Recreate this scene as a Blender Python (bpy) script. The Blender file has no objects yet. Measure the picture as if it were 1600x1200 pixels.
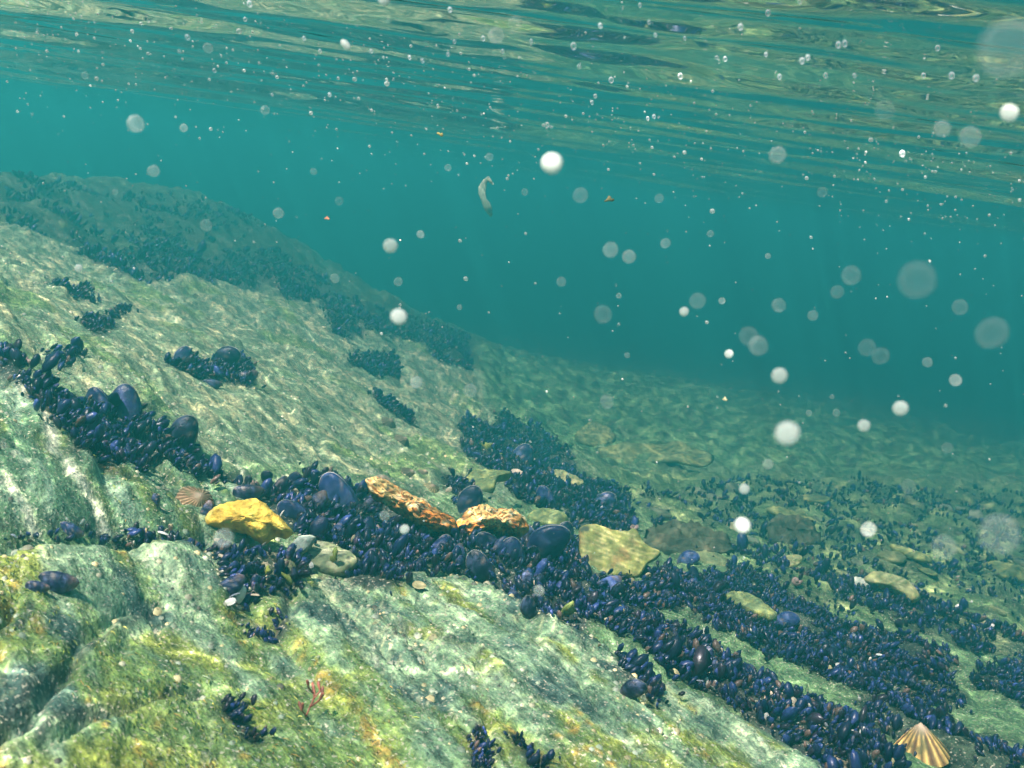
import bpy, math, random
import numpy as np
from mathutils import Vector, Matrix

random.seed(7)
rng = np.random.default_rng(7)
scene = bpy.context.scene
R_ = math.radians

# ------------------------------------------------------------------ camera, sky, sun, exposure
FPX = 1640.0                      # focal length in photograph pixels (1600 wide)
PITCH, ROLL = R_(10.4), R_(8.5)
cam_d = bpy.data.cameras.new("camera")
cam = bpy.data.objects.new("camera", cam_d)
scene.collection.objects.link(cam)
CM = Matrix.Rotation(R_(90) - PITCH, 4, 'X') @ Matrix.Rotation(ROLL, 4, 'Z')
cam.matrix_world = CM
cam_d.sensor_width = 36.0
cam_d.lens = 36.0 * FPX / 1600.0
cam_d.clip_start = 0.02
cam_d.clip_end = 300
cam_d.dof.use_dof = True
cam_d.dof.focus_distance = 1.35
cam_d.dof.aperture_fstop = cam_d.lens * 0.001 / 0.0016   # a 1.6 mm pupil, as in a compact camera
scene.camera = cam

SUN = Vector((-0.42, -0.34, 0.84)).normalized()
world = bpy.data.worlds.new("World")
scene.world = world
world.use_nodes = True
wn = world.node_tree.nodes
sky = wn.new('ShaderNodeTexSky')
sky.sky_type = 'NISHITA'
sky.sun_disc = False
sky.sun_elevation = math.asin(SUN.z)
sky.sun_rotation = math.atan2(SUN.x, SUN.y)
world.node_tree.links.new(sky.outputs[0], wn['Background'].inputs['Color'])
wn['Background'].inputs['Strength'].default_value = 0.13
sun_d = bpy.data.lights.new("sun", 'SUN')
sun_d.energy = 5.0
sun_d.angle = R_(0.5)
sun_d.color = (1.0, 0.95, 0.86)
sun = bpy.data.objects.new("sun", sun_d)
scene.collection.objects.link(sun)
sun.rotation_euler = SUN.to_track_quat('Z', 'Y').to_euler()
sun.location = SUN * 5

vs = scene.view_settings
vs.view_transform = 'Standard'
vs.look = 'None'
vs.gamma = 1.0
vs.use_curve_mapping = False
vs.exposure = 1.12
cy = scene.cycles
cy.use_denoising = True
cy.use_adaptive_sampling = True
cy.adaptive_threshold = 0.03
cy.max_bounces = 3
cy.diffuse_bounces = 1
cy.glossy_bounces = 2
cy.transmission_bounces = 2
cy.volume_bounces = 0
cy.transparent_max_bounces = 12
cy.caustics_reflective = False
cy.caustics_refractive = False
cy.sample_clamp_indirect = 4.0

# ------------------------------------------------------------------ numpy helpers
_perm = rng.permutation(512).astype(np.int64)
_perm = np.concatenate([_perm, _perm])
_g = rng.normal(size=(512, 3)); _g /= np.linalg.norm(_g, axis=1)[:, None]

def noise3(x, y, z=0.0):
    x, y, z = np.broadcast_arrays(np.asarray(x, float), np.asarray(y, float), np.asarray(z, float))
    xi, yi, zi = np.floor(x).astype(np.int64), np.floor(y).astype(np.int64), np.floor(z).astype(np.int64)
    xf, yf, zf = x - xi, y - yi, z - zi
    u, v, w = [t * t * t * (t * (t * 6 - 15) + 10) for t in (xf, yf, zf)]
    def gr(a, b, c):
        h = _perm[(_perm[(_perm[(xi + a) & 511] + yi + b) & 511] + zi + c) & 511]
        g = _g[h]
        return g[..., 0] * (xf - a) + g[..., 1] * (yf - b) + g[..., 2] * (zf - c)
    def lp(a, b, t): return a + (b - a) * t
    r = lp(lp(lp(gr(0,0,0), gr(1,0,0), u), lp(gr(0,1,0), gr(1,1,0), u), v),
           lp(lp(gr(0,0,1), gr(1,0,1), u), lp(gr(0,1,1), gr(1,1,1), u), v), w)
    return r * 1.6

def noise2(x, y, z=0.0):
    x, y = np.broadcast_arrays(np.asarray(x, float), np.asarray(y, float))
    zi = int(z * 10) + 7
    xi, yi = np.floor(x).astype(np.int64), np.floor(y).astype(np.int64)
    xf, yf = x - xi, y - yi
    u = xf * xf * xf * (xf * (xf * 6 - 15) + 10); v = yf * yf * yf * (yf * (yf * 6 - 15) + 10)
    r0 = _perm[(xi + zi) & 511]; r1 = _perm[(xi + zi + 1) & 511]
    def gr(rr, aa, bb):
        h = _perm[(rr + yi + bb) & 511]
        return _g2[h, 0] * (xf - aa) + _g2[h, 1] * (yf - bb)
    lo = gr(r0, 0, 0); lo = lo + (gr(r1, 1, 0) - lo) * u
    hi = gr(r0, 0, 1); hi = hi + (gr(r1, 1, 1) - hi) * u
    return (lo + (hi - lo) * v) * 1.5
_g2 = np.stack([np.cos(np.arange(512) * 2.399), np.sin(np.arange(512) * 2.399)], 1)

def fbm(x, y, z=0.0, o=4, gain=0.5):
    s, a, f = 0.0, 1.0, 1.0
    for k in range(o):
        s = s + a * (noise2(x * f + 17.3 * k, y * f - 9.1 * k, z + k) if np.isscalar(z) else noise3(x * f + 17.3 * k, y * f - 9.1 * k, z * f))
        a *= gain; f *= 2.03
    return s

def sm(a, b, x):
    t = np.clip((x - a) / (b - a), 0, 1)
    return t * t * (3 - 2 * t)

def seg_dist(P, A, closed=False):
    """distance of points P (n,2) to polyline A and the parameter of the nearest place"""
    A = np.asarray(A, float)
    if closed: A = np.vstack([A, A[:1]])
    best = np.full(len(P), 1e9); par = np.zeros(len(P))
    for k in range(len(A) - 1):
        d = A[k + 1] - A[k]
        t = np.clip(((P - A[k]) @ d) / max(d @ d, 1e-12), 0, 1)
        q = np.hypot(*(P - A[k] - t[:, None] * d).T)
        m = q < best
        best[m] = q[m]; par[m] = k + t[m]
    return best, par

def inside(P, A):
    A = np.asarray(A, float); r = np.zeros(len(P), bool)
    for k in range(len(A)):
        a, b = A[k], A[(k + 1) % len(A)]
        c = (a[1] > P[:, 1]) != (b[1] > P[:, 1])
        with np.errstate(divide='ignore', invalid='ignore'):
            xx = (b[0] - a[0]) * (P[:, 1] - a[1]) / (b[1] - a[1]) + a[0]
        r ^= c & (P[:, 0] < xx)
    return r

CR = np.array(CM.to_3x3())
def rays(px):
    px = np.atleast_2d(np.asarray(px, float))
    d = np.stack([(px[:, 0] - 800) / FPX, -(px[:, 1] - 600) / FPX, -np.ones(len(px))], 1)
    return d @ CR.T
CAM_R, CAM_U, CAM_B = CR[:, 0], CR[:, 1], CR[:, 2]

# ------------------------------------------------------------------ the lie of the seabed
CTRL = [  # sight line, height below the camera
 (0,1200,-.35),(400,1200,-.40),(800,1200,-.425),(1200,1200,-.47),(1600,1200,-.51),
 (0,1000,-.335),(300,1000,-.375),(600,1000,-.40),(900,1000,-.44),(0,860,-.325),(330,880,-.385),
 (640,905,-.415),(0,700,-.29),(200,800,-.345),(330,800,-.37),(0,560,-.265),(130,640,-.305),
 (350,740,-.37),(600,800,-.42),(800,850,-.46),(1000,900,-.50),(1200,1000,-.53),(1400,1100,-.54),
 (1600,1000,-.58),(0,370,-.235),(200,500,-.29),(400,560,-.36),(500,620,-.39),(700,700,-.49),
 (740,590,-.53),(640,510,-.46),(530,460,-.41),(300,400,-.29),(0,275,-.19),(200,290,-.21),
 (330,320,-.27),(450,385,-.35),(800,700,-.57),(900,760,-.58),(1000,830,-.57),(1200,850,-.62),(1400,900,-.62),
 (1600,850,-.66),(820,600,-.68),(1000,600,-.76),(1000,700,-.66),(1200,700,-.72),(1400,750,-.72),(1600,760,-.76)]
FIX = [(-.8,.1,-.30),(0,.1,-.39),(.8,.1,-.48),(-.9,-.8,-.28),(.9,-.8,-.6),(1.7,1.0,-.70),(2.2,2.5,-.95),(3.5,4,-1.2),
       (0,9,-1.40),(4,8,-1.38),(-4,9,-1.3),(-2.4,2,-.25),(-1.8,1,-.22),(-3.6,3.6,-.36),(-5.5,7,-.75),(0,14,-1.9),(-7,14,-1.7),(7,14,-1.9),(6,3,-1.3),(0,45,-2.2),(-30,35,-2.0),(30,35,-2.2)]
_rd = rays([(a, b) for a, b, c in CTRL]); _z = np.array([c for a, b, c in CTRL])
_dk = np.linalg.norm(_rd * (_z / _rd[:, 2])[:, None], axis=1)
_dn = _dk * (_dk / 1.15) ** np.where(_dk > 1.15, .42, .22)
_dn = np.where(_dn > 4.2, 4.2 + .45 * (_dn - 4.2), _dn)
_z = _z * _dn / _dk
_P = _rd[:, :2] * (_z / _rd[:, 2])[:, None]
_P = np.vstack([_P, np.array(FIX)[:, :2]]); _Z = np.concatenate([_z, np.array(FIX)[:, 2]])
def _tk(r): return np.where(r > 0, r * r * np.log(np.maximum(r, 1e-9)), 0)
def _warp(p):     # the far field is compressed so that near points shape the near ground
    p = np.asarray(p, float); r = np.hypot(p[:, 0], p[:, 1] + .4)
    return np.stack([p[:, 0], p[:, 1] + .4], 1) * (np.log1p(1.2 * r) / np.maximum(r, 1e-9))[:, None]
_W = _warp(_P); _n = len(_W)
_K = _tk(np.hypot(_W[:, None, 0] - _W[None, :, 0], _W[:, None, 1] - _W[None, :, 1])) + np.eye(_n) * 2e-3
_A = np.zeros((_n + 3, _n + 3)); _A[:_n, :_n] = _K; _A[:_n, _n] = 1; _A[:_n, _n + 1:] = _W
_A[_n, :_n] = 1; _A[_n + 1:, :_n] = _W.T
_co = np.linalg.solve(_A, np.concatenate([_Z, np.zeros(3)]))
def base_h(P):
    out = np.zeros(len(P))
    for i in range(0, len(P), 60000):
        w = _warp(P[i:i + 60000])
        k = _tk(np.hypot(w[:, None, 0] - _W[None, :, 0], w[:, None, 1] - _W[None, :, 1]))
        out[i:i + 60000] = k @ _co[:_n] + _co[_n] + w @ _co[_n + 1:]
    return np.maximum(out, -3.0)

def cast(px, hf, t0=.35, t1=9.0, n=140, deep=0, ok=False):
    d = rays(px)
    ts = t0 * (t1 / t0) ** (np.arange(n) / (n - 1))
    P = d[:, None, :] * ts[None, :, None]
    f = P[..., 2] - hf(P[..., :2].reshape(-1, 2)).reshape(len(d), n)
    k = np.argmax(f < 0, axis=1); k = np.maximum(k, 1)
    if not ok and (~(f < 0).any(1)).any():                 # a sight line that passes over the ground: lower it until it meets it
        px2 = np.atleast_2d(np.asarray(px, float)).copy(); px2[~(f < 0).any(1), 1] += 6
        return cast(px2, hf, t0, t1, n, deep=deep + 1, ok=deep > 25)
    lo, hi = ts[k - 1], ts[k]
    for _ in range(14):
        m = (lo + hi) / 2; Q = d * m[:, None]
        below = Q[:, 2] < hf(Q[:, :2])
        hi = np.where(below, m, hi); lo = np.where(below, lo, m)
    return d * hi[:, None]

def on_base(px): return cast(px, base_h)[:, :2]

# grain of the schist: runs towards the viewer and to the right
GA = math.atan2(-0.80, 0.60)
gc, gs = math.cos(GA), math.sin(GA)
def grain(P): return P[:, 0] * gc + P[:, 1] * gs, -P[:, 0] * gs + P[:, 1] * gc

CREV1 = on_base([(-160,858),(0,856),(180,848),(330,872),(480,892),(640,900),(740,905),(830,962),(1000,1055),(1150,1125),(1320,1210),(1500,1290)])
CREV2 = on_base([(-120,530),(0,565),(130,655),(240,705),(350,752),(460,790),(560,812),(700,842),(840,872),(980,925),(1130,985),(1300,1060),(1450,1140),(1600,1210)])
CREV3 = on_base([(690,770),(760,760),(840,780),(930,800),(1040,850),(1160,905),(1300,985),(1450,1060),(1640,1150)])
CRK = [on_base(c) for c in ([(250,955),(204,973),(158,1000),(104,1062),(46,1108),(-30,1180)],
        [(317,1087),(233,1110),(125,1133),(60,1170)], [(445,945),(440,975),(432,1000),(395,985),(370,970)],
        [(20,965),(10,985),(-20,1000)], [(585,1010),(610,1035),(640,1055)], [(740,1130),(752,1165),(760,1230)], [(800,1150),(830,1180),(850,1220)],
        [(560,950),(640,985),(700,1010),(760,1050)])]
VEIN_CAUSTIC = [(on_base(c), w) for c, w in (([(-20,630),(30,640),(62,668),(72,700),(82,735),(104,752),(125,780),(150,808),(172,832)], .0055),  # white calcite veins, together with traced lines of caustic light
        ([(-10,712),(30,745),(48,760)], .003), ([(8,770),(45,812),(60,845)], .004), ([(392,762),(370,735),(345,715)], .003),
        ([(430,770),(445,760),(440,735),(425,722)], .0022), ([(585,770),(560,730),(590,770)], .002),
        ([(645,757),(610,720),(585,695)], .0022), ([(690,790),(665,770),(640,752)], .0022), ([(600,1000),(585,1020),(592,1050)], .004),
        ([(545,970),(570,990),(620,1010)], .0035), ([(705,735),(680,715),(640,700)], .002),
        ([(760,800),(730,780),(700,765)], .002), ([(300,745),(345,775),(385,800)], .002))]

def region(px): return on_base(px)
UP = region([(-200,330),(0,350),(120,385),(260,430),(420,440),(500,470),(640,520),(740,580),(800,720),(790,800),(640,780),(480,745),(350,735),(250,665),(130,620),(0,545),(-200,480)])
MID = region([(-200,580),(0,585),(120,700),(240,735),(360,770),(470,800),(600,860),(500,870),(330,860),(180,840),(-200,850)])
NEAR = region([(-300,860),(0,862),(330,885),(480,905),(640,908),(740,912),(830,968),(1000,1062),(1150,1132),(1330,1225),(1400,1500),(-400,1500)])
RIDGE = region([(-300,250),(0,262),(200,282),(330,318),(450,380),(540,455),(735,520),(745,590),(640,535),(520,480),(420,445),(260,432),(120,388),(0,352),(-300,330)])
FARF = region([(740,545),(900,520),(1200,560),(1640,640),(1640,760),(1300,740),(1100,720),(900,720),(800,680)])
RUB = region([(940,740),(1100,740),(1300,750),(1640,770),(1640,1030),(1500,1010),(1300,960),(1130,880),(1040,840),(1000,800)])
MIDC = region([(700,650),(800,640),(900,700),(990,760),(1040,850),(900,840),(830,800),(760,790)])

BEDS = {   # outlines of the mussel beds, sight lines; weight = how crowded
 'row':   ([(-12,548),(0,553),(60,588),(130,628),(175,640),(215,645),(260,680),(310,705),(352,738),(360,758),(300,745),(240,728),(190,728),(120,705),(80,665),(40,612),(0,592),(-12,588)], 1.0),
 'mass':  ([(358,745),(385,738),(420,758),(450,762),(482,742),(525,752),(562,768),(585,758),(645,800),(712,828),(800,838),(882,828),(905,850),(925,895),(980,918),(1022,888),(1080,898),(1140,965),(1060,952),(985,965),(930,960),(860,972),(828,955),(762,905),(682,895),(640,910),(562,915),(540,882),(472,862),(456,832),(420,792),(378,776)], 1.0),
 'pocket':([(318,852),(338,905),(358,945),(432,935),(470,922),(482,885),(452,862),(402,868),(360,848)], .9),
 'seam':  ([(-12,847),(0,845),(100,832),(190,826),(232,834),(332,850),(332,866),(200,860),(0,866),(-12,868)], 1.0),
 'low':   ([(905,962),(962,992),(1030,1040),(1122,1092),(1202,1142),(1300,1210),(1420,1210),(1335,1130),(1262,1088),(1182,1058),(1102,1002),(1005,965)], 1.0),
 'high':  ([(1035,900),(1105,898),(1152,928),(1205,958),(1262,998),(1352,1000),(1442,1040),(1510,1105),(1425,1112),(1332,1080),(1242,1040),(1152,1002),(1082,962)], .9),
 'band1': ([(1100,902),(1180,892),(1260,950),(1330,985),(1420,1000),(1500,1040),(1480,1060),(1380,1040),(1290,1010),(1200,962)], .9),
 'band2': ([(1335,1092),(1450,1112),(1560,1150),(1612,1212),(1500,1212),(1420,1170)], .8),
 'band3': ([(1250,882),(1350,892),(1480,952),(1605,1000),(1605,1032),(1500,1012),(1400,982),(1300,932)], .75),
 'edge':  ([(1515,1062),(1610,1015),(1640,1130),(1560,1085)], 1.0),
 'mid':   ([(715,665),(800,648),(872,690),(902,740),(982,762),(992,830),(930,850),(882,800),(832,792),(790,770),(800,750),(740,722)], 1.0),
 'stub':  ([(698,745),(735,738),(745,800),(705,792)], 1.0),
 'pod':   ([(252,568),(290,550),(330,568),(372,555),(398,585),(388,604),(340,600),(300,590)], .95),
 'tuft1': ([(540,562),(580,550),(620,560),(626,586),(570,580)], 1.0),
 'tuft2': ([(574,614),(598,622),(640,648),(650,664),(604,640)], 1.0),
 'tuft3': ([(125,502),(160,488),(200,478),(205,490),(165,520),(140,525)], .8),
 'tuft4': ([(60,555),(100,545),(138,548),(120,560),(70,566)], .8),
 'tuft5': ([(75,445),(140,452),(160,470),(110,462)], .6),
 'ridge': ([(110,392),(250,378),(330,398),(430,388),(500,428),(545,468),(620,498),(730,518),(737,582),(692,572),(640,535),(520,522),(502,472),(420,442),(300,432),(200,436)], .95),
 'back':  ([(-12,267),(0,268),(150,286),(262,308),(382,330),(452,388),(300,388),(122,384),(0,352),(-12,350)], .55),
 'spat1': ([(340,1090),(365,1095),(425,1140),(420,1155),(380,1150),(350,1120)], 1.0),
 'spat2': ([(732,1148),(760,1150),(772,1215),(735,1215)], 1.0),
 'spat3': ([(798,1158),(830,1168),(858,1205),(830,1205)], .9),
 'spat4': ([(372,972),(405,985),(430,982),(437,958),(444,962),(440,1002),(400,1000)], .9),
 'spat5': ([(948,1040),(985,1032),(1028,1080),(1025,1112),(1000,1095),(960,1062)], .9),
 'rubble':([(1000,760),(1150,750),(1640,790),(1640,1020),(1500,1010),(1300,960),(1130,890),(1040,850)], .75),
 'slabspots':([(430,440),(470,450),(485,475),(450,470)], .9),
}

def soft(P, A, w):
    d, _ = seg_dist(P, A, True)
    return sm(-w, w, np.where(inside(P, A), d, -d))

def height(P):
    """ground height under points P (n,2)"""
    P = np.asarray(P, float)
    a, b = grain(P)
    r = np.hypot(P[:, 0], P[:, 1])
    z = base_h(P)
    wob = .012 * fbm(P[:, 0] * 9, P[:, 1] * 9, 3.1, 2)
    wx = np.stack([P[:, 0] + wob, P[:, 1] + wob * .7], 1)
    for A, dep, wid in ((CREV1, .020, .028), (CREV2, .020, .032), (CREV3, .020, .03)):
        d, par = seg_dist(wx, A)
        # side of the line: the viewer's side stands up as a lip
        k = np.clip(par.astype(int), 0, len(A) - 2); t = A[k + 1] - A[k]
        side = np.sign(t[:, 0] * (wx[:, 1] - A[k][:, 1]) - t[:, 1] * (wx[:, 0] - A[k][:, 0]))
        z = z - dep * np.exp(-(d / wid) ** 2) + np.where(side < 0, .009 * np.exp(-((d - .05) / .035) ** 2), 0)
    for A in CRK:
        d, _ = seg_dist(wx, A)
        z = z - .009 * np.exp(-(d / .004) ** 2)
    far = sm(1.6, 3.2, r)
    near = np.exp(-(r / 2.2) ** 2)
    # sheets and ribs along the grain
    dn_ = .42 + .58 * sm(.5, 1.15, r)
    z_in = z.copy()
    rib = 1 - np.abs(noise2(a * 2.2, b * 15 + .6 * noise2(a * 5, b * 5), 1.7)) * 2
    rib2 = 1 - np.abs(noise2(a * 5, b * 46, 5.7)) * 2
    rib3 = noise2(a * 14, b * 120, 8.7)
    z = z + .0075 * rib * (.5 + noise2(a * 2, b * 3, 9.)) + .0028 * rib2 + .0011 * rib3 * near
    z = z + .007 * fbm(P[:, 0] * 6, P[:, 1] * 6, .5, 4) + .0048 * fbm(P[:, 0] * 26, P[:, 1] * 26, 2.5, 4) * (.6 + far)
    step = fbm(a * 1.4, b * 7, 12.3, 2)                                   # broken sheets: small scarps
    z = z + .010 * sm(-.03, .03, step) + .006 * sm(.28, .33, step)
    def saw(t): f = t - np.floor(t); return np.where(f < .9, f / .9, (1 - f) / .1)
    wv = 1.1 * fbm(a * 1.3, b * 4, 14.1, 2) + .18 * noise2(a * 9, b * 14, 15.1)
    lay = saw(b * 13 + wv) * sm(-.15, .35, noise2(a * 1.9, b * 5, 16.1)) * .0095 + saw(b * 41 + 2.1 * wv) * sm(-.1, .3, noise2(a * 3.1, b * 9, 17.1)) * .0042
    z = z + lay * np.exp(-(r / 4.5) ** 2)
    pit = np.maximum(fbm(P[:, 0] * 42, P[:, 1] * 42, 18.1, 3) - .42, 0)
    z = z - np.minimum(pit * .03, .008) * near
    z = z_in + (z - z_in) * dn_
    rug = sm(.55, 1.0, P[:, 0] * .6 + (P[:, 1] - 1.0) * .35) * sm(1.2, 2.0, r)
    z = z + rug * .035 * (fbm(P[:, 0] * 5, P[:, 1] * 5, 7.7, 3)) + far * .03 * fbm(P[:, 0] * 2.4, P[:, 1] * 2.4, 4.4, 3)
    return z

_all = np.concatenate([np.array(p, float) for p, w in BEDS.values()])
_allw = np.concatenate([cast(_all[i:i + 60], height)[:, :2] for i in range(0, len(_all), 60)])
BEDW, _i = {}, 0
for _k, (_p, _w) in BEDS.items():
    BEDW[_k] = (_allw[_i:_i + len(_p)], _w); _i += len(_p)

# ------------------------------------------------------------------ mesh and object helpers
def mk_mesh(name, V, F, col=None, smooth=True):
    me = bpy.data.meshes.new(name)
    V = np.asarray(V, np.float32)
    if not isinstance(F, list): F = [F]
    F = [np.asarray(f, np.int32) for f in F if len(f)]
    loops = np.concatenate([f.ravel() for f in F])
    tot = np.concatenate([np.full(len(f), f.shape[1], np.int32) for f in F])
    start = np.concatenate([[0], np.cumsum(tot)[:-1]]).astype(np.int32)
    me.vertices.add(len(V)); me.vertices.foreach_set('co', V.ravel())
    me.loops.add(len(loops)); me.loops.foreach_set('vertex_index', loops)
    me.polygons.add(len(tot)); me.polygons.foreach_set('loop_start', start); me.polygons.foreach_set('loop_total', tot)
    if smooth: me.polygons.foreach_set('use_smooth', np.ones(len(tot), bool))
    me.update(calc_edges=True); me.validate()
    if col is not None:
        c = np.ones((len(V), 4), np.float32); c[:, :3] = np.clip(col, 0, 1)
        at = me.attributes.new('Col', 'FLOAT_COLOR', 'POINT'); at.data.foreach_set('color', c.ravel())
    return me

def link(name, me, mat=None, parent=None):
    o = bpy.data.objects.new(name, me)
    scene.collection.objects.link(o)
    if mat is not None and me is not None and not me.materials: me.materials.append(mat)
    if parent is not None: o.parent = parent
    return o

def tag(o, label=None, cat=None, group=None, kind=None):
    if label: o['label'] = label
    if cat: o['category'] = cat
    if group: o['group'] = group
    if kind: o['kind'] = kind
    return o

def grid_faces(n, m, wrap=False):
    i = np.arange(n - 1)[:, None]; j = np.arange(m if wrap else m - 1)[None, :]
    j2 = (j + 1) % m
    return np.stack(np.broadcast_arrays(i * m + j, i * m + j2, (i + 1) * m + j2, (i + 1) * m + j), -1).reshape(-1, 4)

# ------------------------------------------------------------------ materials
class Mat:
    def __init__(s, name, rough=.6, spec=.35):
        s.m = bpy.data.materials.new(name); s.m.use_nodes = True
        s.t = s.m.node_tree; s.n = s.t.nodes; s.b = s.n['Principled BSDF']
        s.b.inputs['Roughness'].default_value = rough
        s.b.inputs['Specular IOR Level'].default_value = spec
    def new(s, k, **kw):
        n = s.n.new(k)
        for a, v in kw.items(): setattr(n, a, v)
        return n
    def lk(s, a, b): s.t.links.new(a, b)
    def coords(s, kind='Object', scale=(1, 1, 1), rot=0):
        c = s.new('ShaderNodeTexCoord'); m = s.new('ShaderNodeMapping', vector_type='POINT')
        m.inputs['Scale'].default_value = scale
        src = c.outputs[kind]
        if rot:
            r = s.new('ShaderNodeMapping'); r.inputs['Rotation'].default_value = (0, 0, rot)
            s.lk(src, r.inputs[0]); src = r.outputs[0]
        s.lk(src, m.inputs[0])
        return m.outputs[0]
    def noise(s, vec, scale, detail=4, rough=.55, dist=0):
        n = s.new('ShaderNodeTexNoise')
        n.inputs['Scale'].default_value = scale; n.inputs['Detail'].default_value = detail
        n.inputs['Roughness'].default_value = rough; n.inputs['Distortion'].default_value = dist
        s.lk(vec, n.inputs['Vector']); return n.outputs['Fac']
    def ramp(s, fac, stops):
        r = s.new('ShaderNodeValToRGB'); e = r.color_ramp.elements
        while len(e) < len(stops): e.new(.5)
        for x, (p, c) in zip(e, stops):
            x.position = p; x.color = (*c, 1) if not np.isscalar(c) else (c, c, c, 1)
        s.lk(fac, r.inputs[0]); return r.outputs['Color']
    def mix(s, a, b, fac, mode='MIX'):
        n = s.new('ShaderNodeMix', data_type='RGBA', blend_type=mode)
        for v, i in ((fac, 0), (a, 6), (b, 7)):
            if hasattr(v, 'is_output'): s.lk(v, n.inputs[i])
            elif i == 0: n.inputs[0].default_value = v
            else: n.inputs[i].default_value = (*v, 1)
        return n.outputs[2]
    def bump(s, h, strength=.5, dist=.002):
        n = s.new('ShaderNodeBump'); n.inputs['Strength'].default_value = strength
        n.inputs['Distance'].default_value = dist
        s.lk(h, n.inputs['Height']); s.lk(n.outputs[0], s.b.inputs['Normal'])
    def col(s): return s.new('ShaderNodeAttribute', attribute_name='Col').outputs['Color']
    def base(s, c): s.lk(c, s.b.inputs['Base Color'])

# seabed rock: the colours of stone, algae and crusts come with the ground, the shader adds their grain
m = Mat('seabed_rock', .62, .3)
vg = m.coords('Object', (7, 85, 50), -GA)
vg2 = m.coords('Object', (22, 260, 160), -GA)
vo = m.coords('Object')
n1 = m.noise(vg, 1.0, 8, .70, .15); n2 = m.noise(vg2, 1.0, 5, .65, .1)
n3 = m.noise(vo, 120, 8, .78); n4 = m.noise(vo, 330, 3, .6); n5 = m.noise(vo, 34, 5, .62, .5)
c = m.col()
c = m.mix(c, m.ramp(n1, [(.34, (.34, .40, .38)), (.5, (.95, 1, .95)), (.66, (1.6, 1.62, 1.4))]), .75, 'MULTIPLY')
c = m.mix(c, m.ramp(n3, [(.36, (.20, .25, .24)), (.5, (1, 1, 1)), (.64, (1.8, 1.8, 1.5))]), .9, 'MULTIPLY')
c = m.mix(c, m.ramp(n2, [(.36, (.42, .48, .44)), (.5, (1, 1, 1)), (.66, (1.5, 1.5, 1.3))]), .7, 'MULTIPLY')
c = m.mix(c, (.62, .56, .40), m.ramp(n4, [(.59, 0), (.66, .8)]))
c = m.mix(c, (.035, .045, .045), m.ramp(n4, [(.31, .75), (.37, 0)]))
c = m.mix(c, (.30, .12, .05), m.ramp(n5, [(.70, 0), (.78, .55)]))
m.base(c)
vr = m.new('ShaderNodeTexVoronoi'); vr.inputs['Scale'].default_value = 330; m.lk(vo, vr.inputs['Vector'])
m.bump(m.mix(m.mix(n1, m.mix(n3, n4, .4), .6), vr.outputs['Distance'], .25), .9, .005)
M_ROCK = m.m

def shell_mat(name, rough, stops_noise, scale=60, bump=.001, spec=.5, var=.5):
    m = Mat(name, rough, spec)
    vo = m.coords('Object')
    n = m.noise(vo, scale, 5, .65, .3)
    c = m.mix(m.col(), m.ramp(n, stops_noise), .9, 'MULTIPLY')
    oi = m.new('ShaderNodeObjectInfo')
    c = m.mix(c, m.ramp(oi.outputs['Random'], [(0, 1 - var), (1, 1 + var)]), 1.0, 'MULTIPLY')
    m.base(c); m.bump(n, .5, bump)
    return m

GREY = [(.3, (.45, .45, .45)), (.5, (1, 1, 1)), (.72, (1.6, 1.55, 1.45))]
mm = shell_mat('mussel_shell', .34, [(.32, (.6, .62, .7)), (.5, (1, 1, 1)), (.66, (1.5, 1.5, 1.5)), (.78, (3.6, 2.8, 2.2))], 5.0, .003, .25, .45)
M_MUS = mm.m
M_MUSB = shell_mat('mussel_bed_shell', .32, GREY, 260, .0008, .30, 0).m
M_STONE = shell_mat('stone_with_algae', .7, [(.28, (.35, .4, .36)), (.5, (1, 1, 1)), (.72, (1.8, 1.7, 1.35))], 70, .003, .25, .15).m
M_LIMP = shell_mat('limpet_shell', .55, GREY, 90, .0012, .35, .12).m
M_SHELL = shell_mat('broken_shell', .4, GREY, 80, .001, .5, .15).m
M_TURF = shell_mat('algae_filament', .6, GREY, 120, .0005, .25, 0).m
M_WEED = shell_mat('seaweed_frond', .5, GREY, 150, .0005, .35, 0).m

def stone_mat(name, stops, scale, crust=None, bump=.004, streak=None):
    m = Mat(name, .65, .3)
    v = m.coords('Object', streak or (1, 1, 1))
    n = m.noise(v, scale, 6, .68, .8); n2 = m.noise(m.coords('Object'), scale * 5, 4, .65)
    c = m.ramp(n, stops)
    c = m.mix(c, m.ramp(n2, [(.3, (.55, .5, .42)), (.5, (1, 1, 1)), (.7, (1.3, 1.28, 1.2))]), .8, 'MULTIPLY')
    if crust:
        for col, lo, hi, sc in crust:
            c = m.mix(c, col, m.ramp(m.noise(m.coords('Object'), sc, 4, .6, .4), [(lo, 0), (hi, 1)]))
    m.base(c); m.bump(m.mix(n, n2, .5), .9, bump)
    return m.m

M_YEL = stone_mat('yellow_stone', [(.25, (.55, .32, .04)), (.42, (.86, .54, .07)), (.52, (.95, .66, .10)), (.64, (.95, .76, .22)), (.8, (.88, .74, .30))], 22,
                  [((.62, .30, .04), .58, .74, 30), ((.30, .19, .05), .60, .72, 60), ((.62, .34, .06), .54, .68, 18), ((.44, .42, .18), .60, .72, 26)], .008)
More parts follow.
